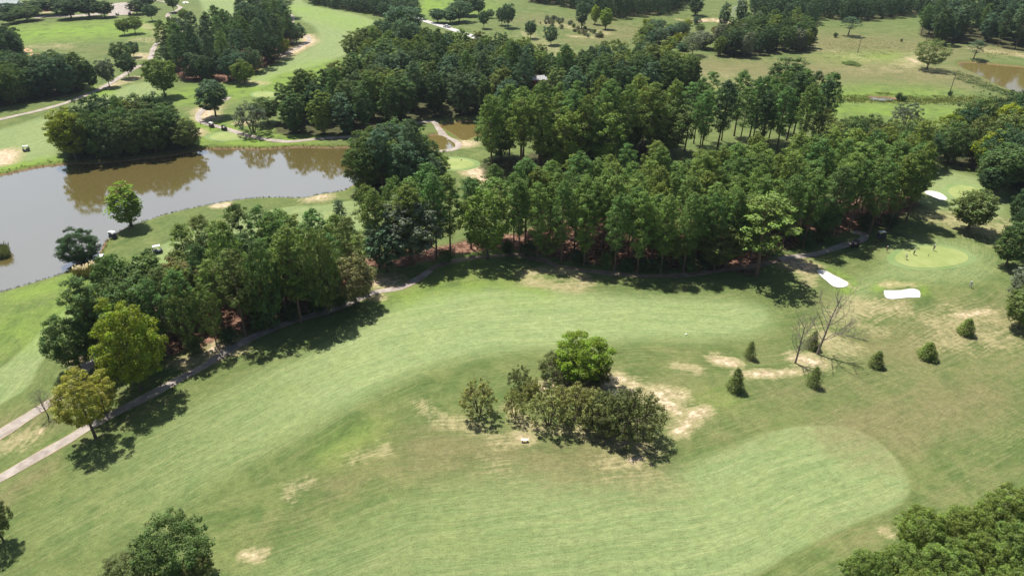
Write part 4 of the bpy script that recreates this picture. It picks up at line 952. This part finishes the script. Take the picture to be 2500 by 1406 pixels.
bare_tree("dead_tree", at(1995,864), 17.5, 5, (.10, 0), .26, "taller bare dead tree in the rough near the bunkers")
bare_tree("dead_tree", at(1941,886), 12.5, 9, (.06, 0), .22, "shorter bare dead tree left of the taller one")
o = bare_tree("fallen_tree", at(2014,806), 11.0, 15, (.86, -.5), .16, "fallen bare trunk lying behind the taller dead tree", None, 3, .4, .06); o["category"] = "fallen tree"
for q, (px, py, h, l) in enumerate([(118,1016,6.5,'grey leafless tree beside the upper cart path'),(1428,935,2.4,'small silvery dead branch shrub under the bright dome')]):
    rr = bare_tree("bare_shrub", at(px, py), h, 30 + q, (0, 0), .13, l, M_DEAD, 5, .6); rr["category"] = "bare shrub"

# field scrub: low bushes of the orchard field, creek and meadow
rb = random.Random(77); BU = []
for (x0, y0, x1, y1, n, lo, hi, cols) in [(1330,48,1470,92,46,1.4,2.9,['grey','olive','twig']),(1280,50,1340,70,8,.8,1.4,['grey','olive']),(1560,60,1715,125,36,2.4,5.5,['mid','blue','oak','bright']),(1640,140,1720,158,8,1.5,3.0,['mid','oak']),(2000,237,2500,256,12,.5,1.1,['scrub','bright','scrub']),(2330,195,2480,245,9,.5,1.0,['mid','grey','scrub'])]:
    for _ in range(n):
        f = rb.random(); px = x0 + (x1 - x0) * f; py = y0 + (y1 - y0) * min(1, max(0, (f if y1 - y0 > 30 and n != 26 and lo < 1.9 else rb.random()) + rb.uniform(-.25, .25)))
        x, y, z = at(px, py)
        if water_sdf(np.array([x]), np.array([y]))[0] < 1.5: continue
        h = rb.uniform(lo, hi); tree('bush', x, y, h, h * .62, rb.choice(cols), None, None); BU.append((px, py, TREES[-1][0], TREES[-1][6]))
zones = {}
for px, py, o, c in BU:
    z_ = 'orchard field scrub' if px < 1480 else 'scrub by the dirt heap' if px < 1730 else 'creek bank scrub' if py < 262 and py > 233 and px < 2335 else 'pond dam scrub'
    zones.setdefault(z_, []).append((px, o, c))
for z_, L in zones.items():
    L.sort(key=lambda q: q[0])
    for i, (px, o, c) in enumerate(L): 
        tens = ['', 'twenty-', 'forty-']
        w_ = ORD[i] if i < 20 else ('twenty-' + ORD[i - 20] if i < 29 else 'thirtieth' if i == 29 else 'thirty-' + ORD[i - 30] if i < 39 else 'fortieth' if i == 39 else 'forty-' + ORD[min(i - 40, 8)] if i < 49 else 'fiftieth' if i == 49 else 'fifty-' + ORD[min(i - 50, 8)])
        o["label"] = f"low {SHADE[c]} bush, {w_} from the left of the {z_}"; o["group"] = z_
for px, py, ty, w, l in [(2192,246,226,16,'dark upright bush beside the small puddle'),(2205,248,234,14,'small bush right of the upright one by the puddle'),(2318,234,222,14,'bush at the foot of the nearer utility pole'),(2039,92,80,12,'dark bush left of the lone upper meadow pine'),(2200,103,95,7,'tiny dark bush alone in the upper meadow')]:
    seen('bush', px, py, ty, w, 'dark', l)
x, y, z = at(2080, 157); o = tree('bush', x, y, 1.0, 5.0, 'mid', 'low oval clump of uncut grass in the meadow', None); o.scale[1] = o.scale[0] * 1.3

# reeds and pampas
def blades(name, spots, per, h, w, seed, col, tip=None):
    g = np.random.default_rng(seed); Q, T = [], []
    for (x, y, z, r) in spots:
        n = per; a = g.uniform(0, 6.283, n); rr = r * np.sqrt(g.random(n)); bx, by = x + np.cos(a) * rr, y + np.sin(a) * rr
        hh = h * g.uniform(.5, 1.15, n); lx, ly = g.normal(size=n) * .25 * hh, g.normal(size=n) * .25 * hh; an = g.uniform(0, 3.14, n); dx, dy = np.cos(an) * w, np.sin(an) * w
        b0 = np.stack([bx - dx, by - dy, np.full(n, z)], 1); b1 = np.stack([bx + dx, by + dy, np.full(n, z)], 1)
        t1 = np.stack([bx + lx + dx * .5, by + ly + dy * .5, z + hh], 1); t0 = np.stack([bx + lx - dx * .5, by + ly - dy * .5, z + hh], 1)
        Q.append(np.stack([b0, b1, t1, t0], 1).reshape(-1, 3)); T.append(np.stack([np.full(n, g.uniform()), g.uniform(0, 1, n), np.zeros(n)], 1))
    V = np.concatenate(Q); me = mesh_np(name, V, np.arange(len(V)).reshape(-1, 4), M_LEAF, False, {"tint": ('FACE', np.concatenate(T))})
    o = link(name, me); o.color = (*col, 1); return o
def pampas(loc, r, h, seed, label):
    root = link("pampas_grass", None); root.location = loc
    o = blades("leaves", [(0, 0, 0, r)], 700, h, .05, seed, (.16, .15, .07)); o.parent = root
    rg = random.Random(seed); cl = []
    for k in range(16):
        a, q = rg.uniform(0, 6.28), r * math.sqrt(rg.random()); cl.append((math.cos(a) * q, math.sin(a) * q, h * rg.uniform(1.0, 1.35), .16, .16, .42))
    p = link("plumes", crown_mesh("plumes", cl, 60, .17, seed), root); p.color = (.75, .66, .52, 1)
    tag(root, label, "pampas grass", "pampas clumps by the lake")
for i, (px, py, l) in enumerate([(196,676,'left clump of the plumed pampas row by the lake'),(213,675,'middle clump of the plumed pampas row by the lake'),(230,668,'right clump of the plumed pampas row by the lake')]):
    pampas(at(px, py), 1.1, 2.3, 60 + i, 'cream ' + l)
x, y = flat(-5, 625, WATER_Z); o = blades("reed_island", [(float(x) + q, float(y) + p, WATER_Z, 1.6) for q, p in ((-3, 0), (-1.2, .8), (.6, .2), (1.8, -.4), (-2, -1.2), (0, 2.0))], 500, 2.2, .06, 70, (.13, .15, .07))
tag(o, "clump of tall reeds standing in the lake at the left edge", "reeds", kind="stuff")
# grass tufts on the shore
rs = np.random.default_rng(5); sp = []
for poly, a_, b_ in ((LAKE, 0, len(LAKE)),):
    for i in range(len(poly)):
        p, q = poly[i], poly[(i + 1) % len(poly)]; L = math.hypot(*(q - p)); n = int(L / .9)
        for k in range(n):
            c = p + (q - p) * (k + rs.random()) / max(n, 1); nx_, ny_ = (q - p)[1] / L, -(q - p)[0] / L
            pr = project(c[0], c[1], 0)
            if not (-60 < pr[0] < 960): continue
            up_bank = pr[1] < 470 and pr[0] < 180; off = rs.uniform(.3, 4.5 if up_bank else 1.3)
            for sg in (1, -1):
                xx, yy = c[0] + nx_ * off * sg, c[1] + ny_ * off * sg
                if poly_sdf(np.array([xx]), np.array([yy]), LAKE)[0] > .2: sp.append((xx, yy, hz(xx, yy) - .05, .45)); break
tag(blades("shore_grass", sp, 12, .55, .05, 71, (.085, .105, .030)), "tufts of rank grass along the lake shore", "grass", kind="stuff")

gq = np.random.default_rng(9); sp = []
for _ in range(900):
    f = gq.random(); px = 1985 + 520 * f; py = 229 + 14 * gq.random() + (7 + 14 * f) * gq.random() + 4 * f
    x, y, z = at(px, py)
    if poly_sdf(np.array([x]), np.array([y]), PUDDLE)[0] < .8: continue
    sp.append((x, y, z - .05, 1.3))
tag(blades("creek_grass", sp, 12, .5, .10, 72, (.160, .170, .060)), "long rank grass along the creek below the meadow", "grass", kind="stuff")
sp = []
for _ in range(500):
    f = gq.random(); px = 2330 + 170 * f; py = 172 + 55 * f + 22 * gq.random()
    x, y, z = at(px, py)
    if poly_sdf(np.array([x]), np.array([y]), POND_E)[0] < 5: continue
    sp.append((x, y, z - .05, 1.4))
tag(blades("dam_grass", sp, 10, .4, .10, 73, (.110, .155, .070)), "coarse dark grass on the slope below the right pond", "grass", kind="stuff")

sp = []
for (x0, y0, x1, y1, n) in [(1290,25,1660,125,700),(1740,150,1990,140,0),(1980,90,2240,140,420),(1560,30,1840,60,300),(2380,122,2500,140,120)]:
    for _ in range(n):
        x, y, z = at((x0 + x1) / 2 + gq.normal() * (x1 - x0) * .30, (y0 + y1) / 2 + gq.normal() * (y1 - y0) * .28); sp.append((x, y, z - .05, 1.8))
tag(blades("meadow_grass", sp, 7, .34, .13, 74, (.260, .255, .110)), "uncut straw coloured grass of the upper meadow and orchard", "grass", kind="stuff")

# ------------------------------------------------------------------ made things
def bxm(bm, c, s, bev=0.0, rot=None, taper=None):
    r = bmesh.ops.create_cube(bm, size=1.0); vs_ = r['verts']
    for v in vs_:
        v.co = Vector((v.co.x * s[0], v.co.y * s[1], v.co.z * s[2]))
        if taper and v.co.z > 0: v.co.x *= taper[0]; v.co.y *= taper[1]
    if bev:
        es = list({e for v in vs_ for e in v.link_edges}); rr = bmesh.ops.bevel(bm, geom=es, offset=bev, segments=2, affect='EDGES'); vs_ = list({v for f in rr['faces'] for v in f.verts} | {v for v in vs_ if v.is_valid})
    if rot is not None: bmesh.ops.rotate(bm, verts=vs_, cent=(0, 0, 0), matrix=rot)
    bmesh.ops.translate(bm, verts=vs_, vec=Vector(c))
def cylm(bm, c, r, d, axis_='Z', n=14, r2=None):
    q = bmesh.ops.create_cone(bm, cap_ends=True, segments=n, radius1=r, radius2=r if r2 is None else r2, depth=d); vs_ = q['verts']
    if axis_ == 'Y': bmesh.ops.rotate(bm, verts=vs_, cent=(0, 0, 0), matrix=Matrix.Rotation(math.pi / 2, 3, 'X'))
    if axis_ == 'X': bmesh.ops.rotate(bm, verts=vs_, cent=(0, 0, 0), matrix=Matrix.Rotation(math.pi / 2, 3, 'Y'))
    bmesh.ops.translate(bm, verts=vs_, vec=Vector(c))
def bar(bm, a, b, r, n=6):
    a, b = Vector(a), Vector(b); d = b - a; q = bmesh.ops.create_cone(bm, cap_ends=True, segments=n, radius1=r, radius2=r, depth=d.length)
    bmesh.ops.rotate(bm, verts=q['verts'], cent=(0, 0, 0), matrix=d.to_track_quat('Z', 'Y').to_matrix()); bmesh.ops.translate(bm, verts=q['verts'], vec=(a + b) / 2)
def part(name, bm, m, parent=None):
    me = bpy.data.meshes.new(name); bm.to_mesh(me); bm.free(); me.materials.append(m); return link(name, me, parent)
def copy_tree(o, parent=None):
    c = o.copy(); C.objects.link(c); c.parent = parent
    for ch in list(o.children): copy_tree(ch, c)
    return c

M_WHITE = simple("white_paint", (.78, .78, .77), .35); M_BLACK = simple("black_paint", (.02, .022, .03), .35); M_RUBBER = simple("rubber", (.02, .02, .02), .8); M_SEAT = simple("seat_vinyl", (.06, .055, .05), .5)
M_GLASS = simple("dark_glass", (.03, .04, .05), .1, spec=.8); M_STEEL = simple("steel", (.45, .45, .46), .35, metal=.8); M_WOODPOLE = simple("creosoted_pole", (.13, .11, .095), .9, .25)
M_BENCH = simple("bench_white", (.75, .74, .70), .6); M_RED = simple("red_boards", (.36, .06, .045), .7, .15); M_ROOF = simple("pale_roof", (.62, .68, .70), .5, .06); M_BRICK = simple("brick_red", (.30, .12, .08), .8, .2)
M_CARTBODY = simple("cart_paint", (.10, .11, .13), .35); M_BAG = simple("golf_bag", (.05, .05, .12), .7)

def make_cart(dark=False):
    root = link("golf_cart", None); bodym = M_BLACK if dark else M_CARTBODY
    bm = bmesh.new(); bxm(bm, (0, 0, .34), (2.3, 1.12, .22), .06); bxm(bm, (.95, 0, .62), (.42, 1.08, .42), .10, taper=(.7, .92)); bxm(bm, (-.55, 0, .55), (1.1, 1.12, .32), .07); bxm(bm, (-1.0, 0, .48), (.34, 1.0, .1), .02)
    part("body", bm, bodym, root)
    bm = bmesh.new(); bxm(bm, (-.05, 0, 1.86), (1.85, 1.16, .07), .03); bxm(bm, (-.05, 0, 1.91), (1.5, .9, .05), .02); part("roof", bm, M_WHITE if not dark else M_BLACK, root)
    for sx, sy in ((.78, .5), (.78, -.5), (-.72, .5), (-.72, -.5)):
        bm = bmesh.new(); bar(bm, (sx, sy, .65), (sx * .88, sy, 1.84), .022); part("roof_post", bm, M_STEEL, root)
    bm = bmesh.new(); bxm(bm, (-.28, 0, .80), (.50, 1.02, .14), .05); bxm(bm, (-.56, 0, 1.08), (.12, 1.02, .46), .05); part("seat", bm, M_SEAT, root)
    bm = bmesh.new(); bxm(bm, (0, 0, 0), (.03, 1.0, .78), .005, Matrix.Rotation(-.18, 3, 'Y')); bmesh.ops.translate(bm, verts=bm.verts, vec=(.80, 0, 1.34)); part("windscreen", bm, M_GLASS, root)
    bm = bmesh.new(); cylm(bm, (0, 0, 0), .17, .03, 'Z', 14); bmesh.ops.rotate(bm, verts=bm.verts, cent=(0, 0, 0), matrix=Matrix.Rotation(-1.0, 3, 'Y')); bmesh.ops.translate(bm, verts=bm.verts, vec=(.45, .27, 1.02)); bar(bm, (.45, .27, 1.02), (.78, .27, .75), .02); part("steering_wheel", bm, M_RUBBER, root)
    for sx in (.78, -.72):
        for sy in (.5, -.5):
            bm = bmesh.new(); cylm(bm, (sx, sy, .22), .22, .17, 'Y', 16); w = part("wheel", bm, M_RUBBER, root)
            bm = bmesh.new(); cylm(bm, (sx, sy * 1.02, .22), .12, .17, 'Y', 12); part("rim", bm, M_STEEL, w)
    for sy in (.24, -.24):
        bm = bmesh.new(); cylm(bm, (0, 0, .0), .13, .82, 'Z', 10); bmesh.ops.rotate(bm, verts=bm.verts, cent=(0, 0, 0), matrix=Matrix.Rotation(-.2, 3, 'Y')); bmesh.ops.translate(bm, verts=bm.verts, vec=(-1.05, sy, .98)); part("golf_bag_holder", bm, M_BAG, root)
    return root
cw, cb = make_cart(), make_cart(True)
CARTS = [(65,369,200,0,'white-roofed golf cart on the fairway left of the lakeside wood'),(277,581,160,0,'white-roofed golf cart parked at the water edge'),(2086,603,20,1,'black golf cart parked on the shaded path'),(2150,581,5,0,'golf cart in deep shade right of the black one'),
 (517,311,150,0,'golf cart stopped at the far path curve'),(548,318,160,1,'dark golf cart in tree shade on the far path'),(251,640,100,0,'golf cart hidden in shade behind the pampas'),(386,616,30,0,'golf cart showing only its white roof above the grove'),(71,46,10,0,'golf cart at the left end of the pavement'),(287,38,0,0,'golf cart on the wide part of the pavement'),(317,36,80,1,'dark golf cart at the right rim of the pavement')]
used = set()
for px, py, rz, dk, l in CARTS:
    o = (cb if dk else cw)
    if o in used: o = copy_tree(o)
    else: used.add(o)
    o.location = at(px, py); o.location.z += .06; o.rotation_euler = (0, 0, math.radians(rz)); tag(o, l, "golf cart", "golf carts around the course")

def make_truck():
    root = link("pickup_truck", None)
    bm = bmesh.new(); bxm(bm, (0, 0, .72), (5.4, 1.95, .56), .12); bxm(bm, (1.75, 0, 1.0), (1.6, 1.85, .3), .1); bxm(bm, (-1.7, .9, 1.1), (1.9, .1, .32), .03); bxm(bm, (-1.7, -.9, 1.1), (1.9, .1, .32), .03); bxm(bm, (-2.62, 0, 1.1), (.1, 1.8, .32), .03); part("body", bm, M_WHITE, root)
    bm = bmesh.new(); bxm(bm, (.15, 0, 1.42), (2.1, 1.72, .66), .08, taper=(.78, .88)); c = part("cab", bm, M_WHITE, root)
    bm = bmesh.new(); bxm(bm, (.15, 0, 1.42), (2.16, 1.60, .40), .03, taper=(.80, .9)); part("windscreen", bm, M_GLASS, c)
    bm = bmesh.new(); bxm(bm, (.15, 0, 1.42), (1.66, 1.77, .36), .03, taper=(.85, .9)); part("side_window", bm, M_GLASS, c)
    for sx in (1.7, -1.7):
        for sy in (.88, -.88):
            bm = bmesh.new(); cylm(bm, (sx, sy, .38), .38, .26, 'Y', 18); w = part("wheel", bm, M_RUBBER, root); bm = bmesh.new(); cylm(bm, (sx, sy * 1.02, .38), .2, .26, 'Y', 12); part("rim", bm, M_STEEL, w)
    for sy in (.7, -.7): bm = bmesh.new(); bxm(bm, (2.68, sy, .82), (.08, .34, .18), .02); part("headlight", bm, M_GLASS, root)
    return root
t = make_truck(); t.location = at(1091, 68); t.location.z += .07; t.rotation_euler = (0, 0, math.radians(150)); tag(t, "white pickup truck driving on the far road", "pickup truck")

def pole(px, py, ty, label):
    x, y, z = at(px, py); v = (ty - 703) / FPX; h = CAM_H - y * (SP + v * CP) / (CP - v * SP) - z
    root = link("utility_pole", None); root.location = (x, y, z)
    bm = bmesh.new(); cylm(bm, (0, 0, h / 2), .17, h, 'Z', 10, .12); part("pole", bm, M_WOODPOLE, root)
    bm = bmesh.new(); bxm(bm, (0, .13, h - .5), (2.2, .1, .12), .01); part("crossarm", bm, M_WOODPOLE, root)
    for sx in (-1, 0, 1):
        bm = bmesh.new(); cylm(bm, (sx, .13, h - .36), .05, .16, 'Z', 8); part("insulator", bm, M_STEEL, root)
    tag(root, label, "utility pole", "utility poles in the meadow")
pole(2094, 129, 93, "wooden utility pole at the meadow ditch corner"); pole(2318, 229, 181, "wooden utility pole by the creek near the right pond")

# bench, marker, cable, flags
x, y, z = at(1281, 1078); root = link("bench", None); root.location = (x, y, z); root.rotation_euler = (0, 0, math.radians(3))
bm = bmesh.new(); bxm(bm, (0, 0, .52), (1.25, .42, .06), .01); part("seat", bm, M_BENCH, root)
for sx in (-.45, .45): bm = bmesh.new(); bxm(bm, (sx, 0, .25), (.12, .36, .5), .01); part("leg", bm, M_WOODPOLE, root)
tag(root, "small white-topped bench at the foot of the scrub island", "bench")
x, y, z = at(1675, 817); bm = bmesh.new(); bmesh.ops.create_icosphere(bm, subdivisions=2, radius=.22); 
for v in bm.verts: v.co.z *= .75
bmesh.ops.translate(bm, verts=bm.verts, vec=(x, y, z + .12)); o = part("yardage_marker", bm, M_WHITE); tag(o, "white marker ball at the end of the thin yellow line", "marker")
pts = []
M_CORD = simple("yellow_cord", (.42, .44, .20), .8)
P0, P1 = W([(1585, 722)])[0], W([(1675, 817)])[0]
V, F = [], []; q = [P0 + (P1 - P0) * i / 20 for i in range(21)]; tube(V, F, [Vector((a[0], a[1], hz(a[0], a[1]) + .04)) for a in q], [.045] * 21, 4)
o = link("rope", wood_mesh("rope", V, F, M_CORD)); tag(o, "thin yellow rope line lying across the fairway", "rope")
M_FLAG = simple("flag_cloth", (.45, .05, .05), .8)
def flag(px, py, l):
    x, y, z = at(px, py); r_ = link("golf_flag", None); r_.location = (x, y, z)
    bm = bmesh.new(); cylm(bm, (0, 0, 1.05), .022, 2.1, 'Z', 6); part("pole", bm, M_WHITE, r_)
    bm = bmesh.new(); bmesh.ops.create_grid(bm, x_segments=5, y_segments=3, size=.5)
    for v in bm.verts: v.co = Vector((.02 + (v.co.x + .5) * .5, .05 * math.sin(v.co.x * 7), 1.9 + v.co.y * .32))
    bmesh.ops.solidify(bm, geom=bm.faces[:], thickness=.01)
    part("flag", bm, M_FLAG, r_); tag(r_, l, "golf flag", "flagsticks")
flag(641, 231, "flagstick on the green by the northern pines"); flag(1125, 404, "flagstick on the green behind the lake end wood")
x, y, z = at(2266, 627); bm = bmesh.new(); cylm(bm, (x, y, z + .35), .05, .7, 'Z', 8); bxm(bm, (x, y, z + .72), (.16, .05, .16), .01); o = part("hole_marker", bm, M_BLACK); tag(o, "short dark pin standing on the near green", "pin")

# house in the forest clearing and the club building
def house(name, px, py, rz, L, Wd, Hh, wall, roof, label):
    root = link(name, None); root.location = at(px, py); root.rotation_euler = (0, 0, math.radians(rz))
    bm = bmesh.new(); bxm(bm, (0, 0, Hh / 2), (L, Wd, Hh)); 
    w = part("wall", bm, wall, root)
    bm = bmesh.new(); e = .5; rh = Wd * .28
    for s in (1, -1):
        vs_ = [bm.verts.new(v) for v in [(-L / 2 - e, s * (Wd / 2 + e), Hh - .15), (L / 2 + e, s * (Wd / 2 + e), Hh - .15), (L / 2 + e, 0, Hh + rh), (-L / 2 - e, 0, Hh + rh)]]
        bm.faces.new(vs_ if s < 0 else vs_[::-1])
    bmesh.ops.solidify(bm, geom=bm.faces[:], thickness=.14); part("roof", bm, roof, root)
    bm = bmesh.new()
    for s in (1, -1):
        vs_ = [bm.verts.new(v) for v in [(s * L / 2, -Wd / 2, Hh), (s * L / 2, Wd / 2, Hh), (s * L / 2, 0, Hh + rh - .1)]]; bm.faces.new(vs_)
    bmesh.ops.solidify(bm, geom=bm.faces[:], thickness=.1); part("gable", bm, wall, root)
    for i in range(max(2, int(L / 3))):
        xx = -L / 2 + (i + .5) * L / max(2, int(L / 3)); bm = bmesh.new(); bxm(bm, (xx, -Wd / 2 - .02, Hh * .55), (1.1, .06, 1.2), .01); f_ = part("window", bm, M_WHITE, w); bm = bmesh.new(); bxm(bm, (xx, -Wd / 2 - .045, Hh * .55), (.9, .05, 1.0)); part("pane", bm, M_GLASS, f_)
    tag(root, label, "house" if 'shed' not in name else 'shed'); return root
house("barn_shed", 1316, 208, 12, 7, 5, 3.2, M_RED, M_WHITE, "red shed with a bright white roof glimpsed inside the dark forest")
h_ = house("clubhouse", 8, 26, 4, 26, 13, 3.4, M_WHITE, M_ROOF, "pale roofed clubhouse building cut by the top left corner"); h_["category"] = "building"
bm = bmesh.new(); bxm(bm, (0, 0, 1.3), (3.6, .35, 2.4), .02); o = part("retaining_wall", bm, M_BRICK); x, y, z = at(113, 29); o.location = (x, y, z); tag(o, "short brick red wall beside the club pavement", "wall")

# people
M_SKIN = simple("skin", (.45, .27, .19), .6); M_HAIR = simple("hair", (.05, .03, .02), .8)
CL = {'white': simple("cloth_white", (.72, .72, .70), .8), 'grey': simple("cloth_grey", (.30, .32, .36), .8), 'dark': simple("cloth_dark", (.03, .03, .035), .8), 'blue': simple("cloth_blue", (.16, .22, .42), .8), 'khaki': simple("cloth_khaki", (.32, .27, .20), .8), 'green': simple("cloth_green", (.06, .09, .04), .8)}
def skinned(name, V, E, R, m, parent, sub=2):
    me = bpy.data.meshes.new(name); me.from_pydata([tuple(v) for v in V], E, []); me.materials.append(m)
    o = link(name, me, parent); md = o.modifiers.new("skin", 'SKIN'); o.data.skin_vertices[0].data[0].use_root = True
    for i, r in enumerate(R): o.data.skin_vertices[0].data[i].radius = (r, r)
    md.use_smooth_shade = True
    s = o.modifiers.new("sub", 'SUBSURF'); s.levels = sub; s.render_levels = sub; return o
def person(px, py, rz, top, bottom, hat, label, pose='stand', club=True):
    root = link("person", None); root.location = at(px, py); root.location.z += .05; root.rotation_euler = (0, 0, math.radians(rz))
    b = {'stand': 0, 'putt': .42, 'walk': .05}[pose]; st = .26 if pose == 'walk' else 0
    def P(x, y, z, hgt=1.0):  # lean the upper body forward (+y)
        return (x, y + (z - .95) * math.sin(b) if z > .95 else y, .95 + (z - .95) * math.cos(b) if z > .95 else z)
    V = [P(0,0,.95), P(0,0,1.15), P(0,0,1.38), P(0,.01,1.50), P(0,.03,1.60), P(0,.03,1.70)]; R = [.13, .12, .14, .055, .075, .085]; E = [(0,1),(1,2),(2,3),(3,4),(4,5)]
    for s in (-1, 1):
        k = len(V); V += [(s*.10, 0, .90), (s*.11, st*s*.6+.02, .50), (s*.11, st*s-.02, .09), (s*.12, st*s+.14, .04)]; R += [.095, .062, .042, .035]; E += [(0,k),(k,k+1),(k+1,k+2),(k+2,k+3)]
        k = len(V); sh = P(s*.19, 0, 1.40)
        if pose == 'putt': el = (s*.20, sh[1]+.10, 1.05); ha = (s*.04, sh[1]+.28, .80)
        else: el = (s*.25, -.02 - st*s*.3, 1.12); ha = (s*.24, .10 - st*s*.5, .88)
        V += [sh, el, ha]; R += [.062, .046, .030]; E += [(2,k),(k,k+1),(k+1,k+2)]; w = k+2
        for f in range(4):
            j = len(V); ox = (f - 1.5) * .020; L = [.075,.085,.08,.065][f]
            V += [(ha[0]+ox, ha[1]+.02, ha[2]-.07), (ha[0]+ox*1.2, ha[1]+.045, ha[2]-.07-L*.6)]; R += [.011, .008]; E += [(w,j),(j,j+1)]
        j = len(V); V += [(ha[0]-s*.035, ha[1]+.03, ha[2]-.03), (ha[0]-s*.04, ha[1]+.06, ha[2]-.07)]; R += [.011, .009]; E += [(w,j),(j,j+1)]
    body = skinned("body", V, E, R, M_SKIN, root)
    # garments follow the body
    sv = [P(0,0,.93), P(0,0,1.15), P(0,0,1.40)]; sr = [.15, .145, .155]; se = [(0,1),(1,2)]
    for s in (-1, 1):
        k = len(sv); a = V[6 + (9 if False else 0)] if False else P(s*.19, 0, 1.40); e_ = (s*.20, a[1]+.10, 1.05) if pose == 'putt' else (s*.25, -.02 - st*s*.3, 1.12)
        sv += [a, tuple(Vector(a).lerp(Vector(e_), .75))]; sr += [.08, .065]; se += [(2,k),(k,k+1)]
    skinned("shirt", sv, se, sr, CL[top], root)
    tv = [(0,0,.96)]; tr_ = [.14]; te = []
    for s in (-1, 1):
        k = len(tv); tv += [(s*.10,0,.88),(s*.11, st*s*.6+.02,.50),(s*.11, st*s-.02,.15 if bottom != 'khaki' else .42)]; tr_ += [.11,.082,.062]; te += [(0,k),(k,k+1),(k+1,k+2)]
    skinned("trousers", tv, te, tr_, CL[bottom], root)
    hp = P(0,.035,1.755); bm = bmesh.new(); bmesh.ops.create_uvsphere(bm, u_segments=14, v_segments=8, radius=.115); bmesh.ops.scale(bm, verts=bm.verts, vec=(1,1.08,.62)); bxm(bm, (0,.14,-.02), (.15,.12,.02), .005); bmesh.ops.translate(bm, verts=bm.verts, vec=hp); part("cap", bm, CL[hat], root)
    tag(root, label, "person", "golfers on the course")
    if club:
        bm = bmesh.new(); q0 = (.02, V[6+0][1]+.30 if pose=='putt' else .12, .86); bar(bm, (0, .38 if pose=='putt' else .12, .88), (.10, .62 if pose=='putt' else .32, .02), .012); bxm(bm, (.12, .62 if pose=='putt' else .34, .03), (.12,.05,.04), .005)
        o = part("golf_club", bm, M_STEEL); o.location = root.location; o.rotation_euler = root.rotation_euler; tag(o, "steel putter held by the bending golfer" if pose == 'putt' else f"club held by the {label.split(' golfer ')[0] if ' golfer ' in label else label[:44]}", "golf club", "golf clubs")
person(2212, 634, 60, 'white','grey','white','golfer in pale clothes bending at the left rim of the near green','putt')
person(2230, 622, 200, 'white','dark','white','golfer in white shirt and dark trousers near the green top left','stand')
person(2278, 612, 180, 'grey','grey','white','golfer in grey at the upper rim of the near green','stand')
person(2164, 616, 120, 'dark','khaki','white','golfer in dark shirt between shade and green','stand', False)
person(2368, 702, 110, 'blue','grey','white','golfer in blue walking below the near green','walk')
person(2140, 596, 90, 'dark','dark','dark','dark clothed golfer in the shade beside the path','stand', False)
person(490, 305, 100, 'dark','green','dark','dark clothed golfer at the far path curve','stand', False)
person(514, 318, 90, 'green','green','dark','golfer standing on the far tee below the carts','stand', False)
person(478, 314, 90, 'green','green','dark','golfer on the grass left of the far path','stand', False)

# white bird at the far lake bank
x, y, z = at(858, 354); bm = bmesh.new(); bmesh.ops.create_uvsphere(bm, u_segments=12, v_segments=8, radius=.22); bmesh.ops.scale(bm, verts=bm.verts, vec=(1.5,.75,.75)); bmesh.ops.translate(bm, verts=bm.verts, vec=(0,0,.55))
bar(bm, (.25,0,.62), (.42,0,1.0), .045); bmesh.ops.create_uvsphere(bm, u_segments=8, v_segments=6, radius=.08, matrix=Matrix.Translation((.44,0,1.03))); bar(bm, (.48,0,1.03),(.66,0,1.0), .018); bar(bm, (0,.07,.0),(0,.06,.45), .018); bar(bm, (0,-.07,.0),(0,-.06,.45), .018)
o = part("egret", bm, M_WHITE); o.location = (x, y, z); tag(o, "white bird standing on the far lake bank", "bird")

print("trees", len(TREES), {k: sum(1 for t_ in TREES if NAMES[t_[1]][1] == k) for k in {v[1] for v in NAMES.values()}})

# thin smoke from a smouldering heap at the end of the bare ground
m = bpy.data.materials.new("smoke"); m.use_nodes = True; nt = m.node_tree; nt.nodes.remove(nt.nodes["Principled BSDF"]); b = NB(nt)
pv = nt.nodes.new("ShaderNodeVolumePrincipled"); pv.inputs['Color'].default_value = (.85, .90, 1.0, 1)
tc = b.n("ShaderNodeTexCoord").outputs['Object']
b.put(pv.inputs['Density'], b.math('MULTIPLY', b.step(b.noise(tc, .22, 3, .6), .45, .70), .16)); nt.links.new(pv.outputs[0], nt.nodes['Material Output'].inputs['Volume'])
bm = bmesh.new(); bmesh.ops.create_uvsphere(bm, u_segments=20, v_segments=12, radius=1.0)
for v in bm.verts: v.co = Vector((v.co.x * (3.0 + 2.6 * max(0, v.co.z)) + 3.0 * v.co.z, v.co.y * 4.0, v.co.z * 8.5 + 8.5))
o = part("smoke", bm, m); o.location = at(1795, 57); tag(o, "wisp of pale smoke rising from the bare ground beside the thicket", kind="stuff")
# ------------------------------------------------------------------ the air
m = bpy.data.materials.new("haze"); m.use_nodes = True; nt = m.node_tree; nt.nodes.remove(nt.nodes["Principled BSDF"])
pv = nt.nodes.new("ShaderNodeVolumePrincipled"); pv.inputs['Density'].default_value = .00006; pv.inputs['Color'].default_value = (.80, .90, 1.0, 1); pv.inputs['Anisotropy'].default_value = .2
nt.links.new(pv.outputs[0], nt.nodes['Material Output'].inputs['Volume'])
bm = bmesh.new(); bxm(bm, (0, 550, 47), (5600, 6600, 102)); o = part("haze", bm, m); tag(o, kind="stuff")
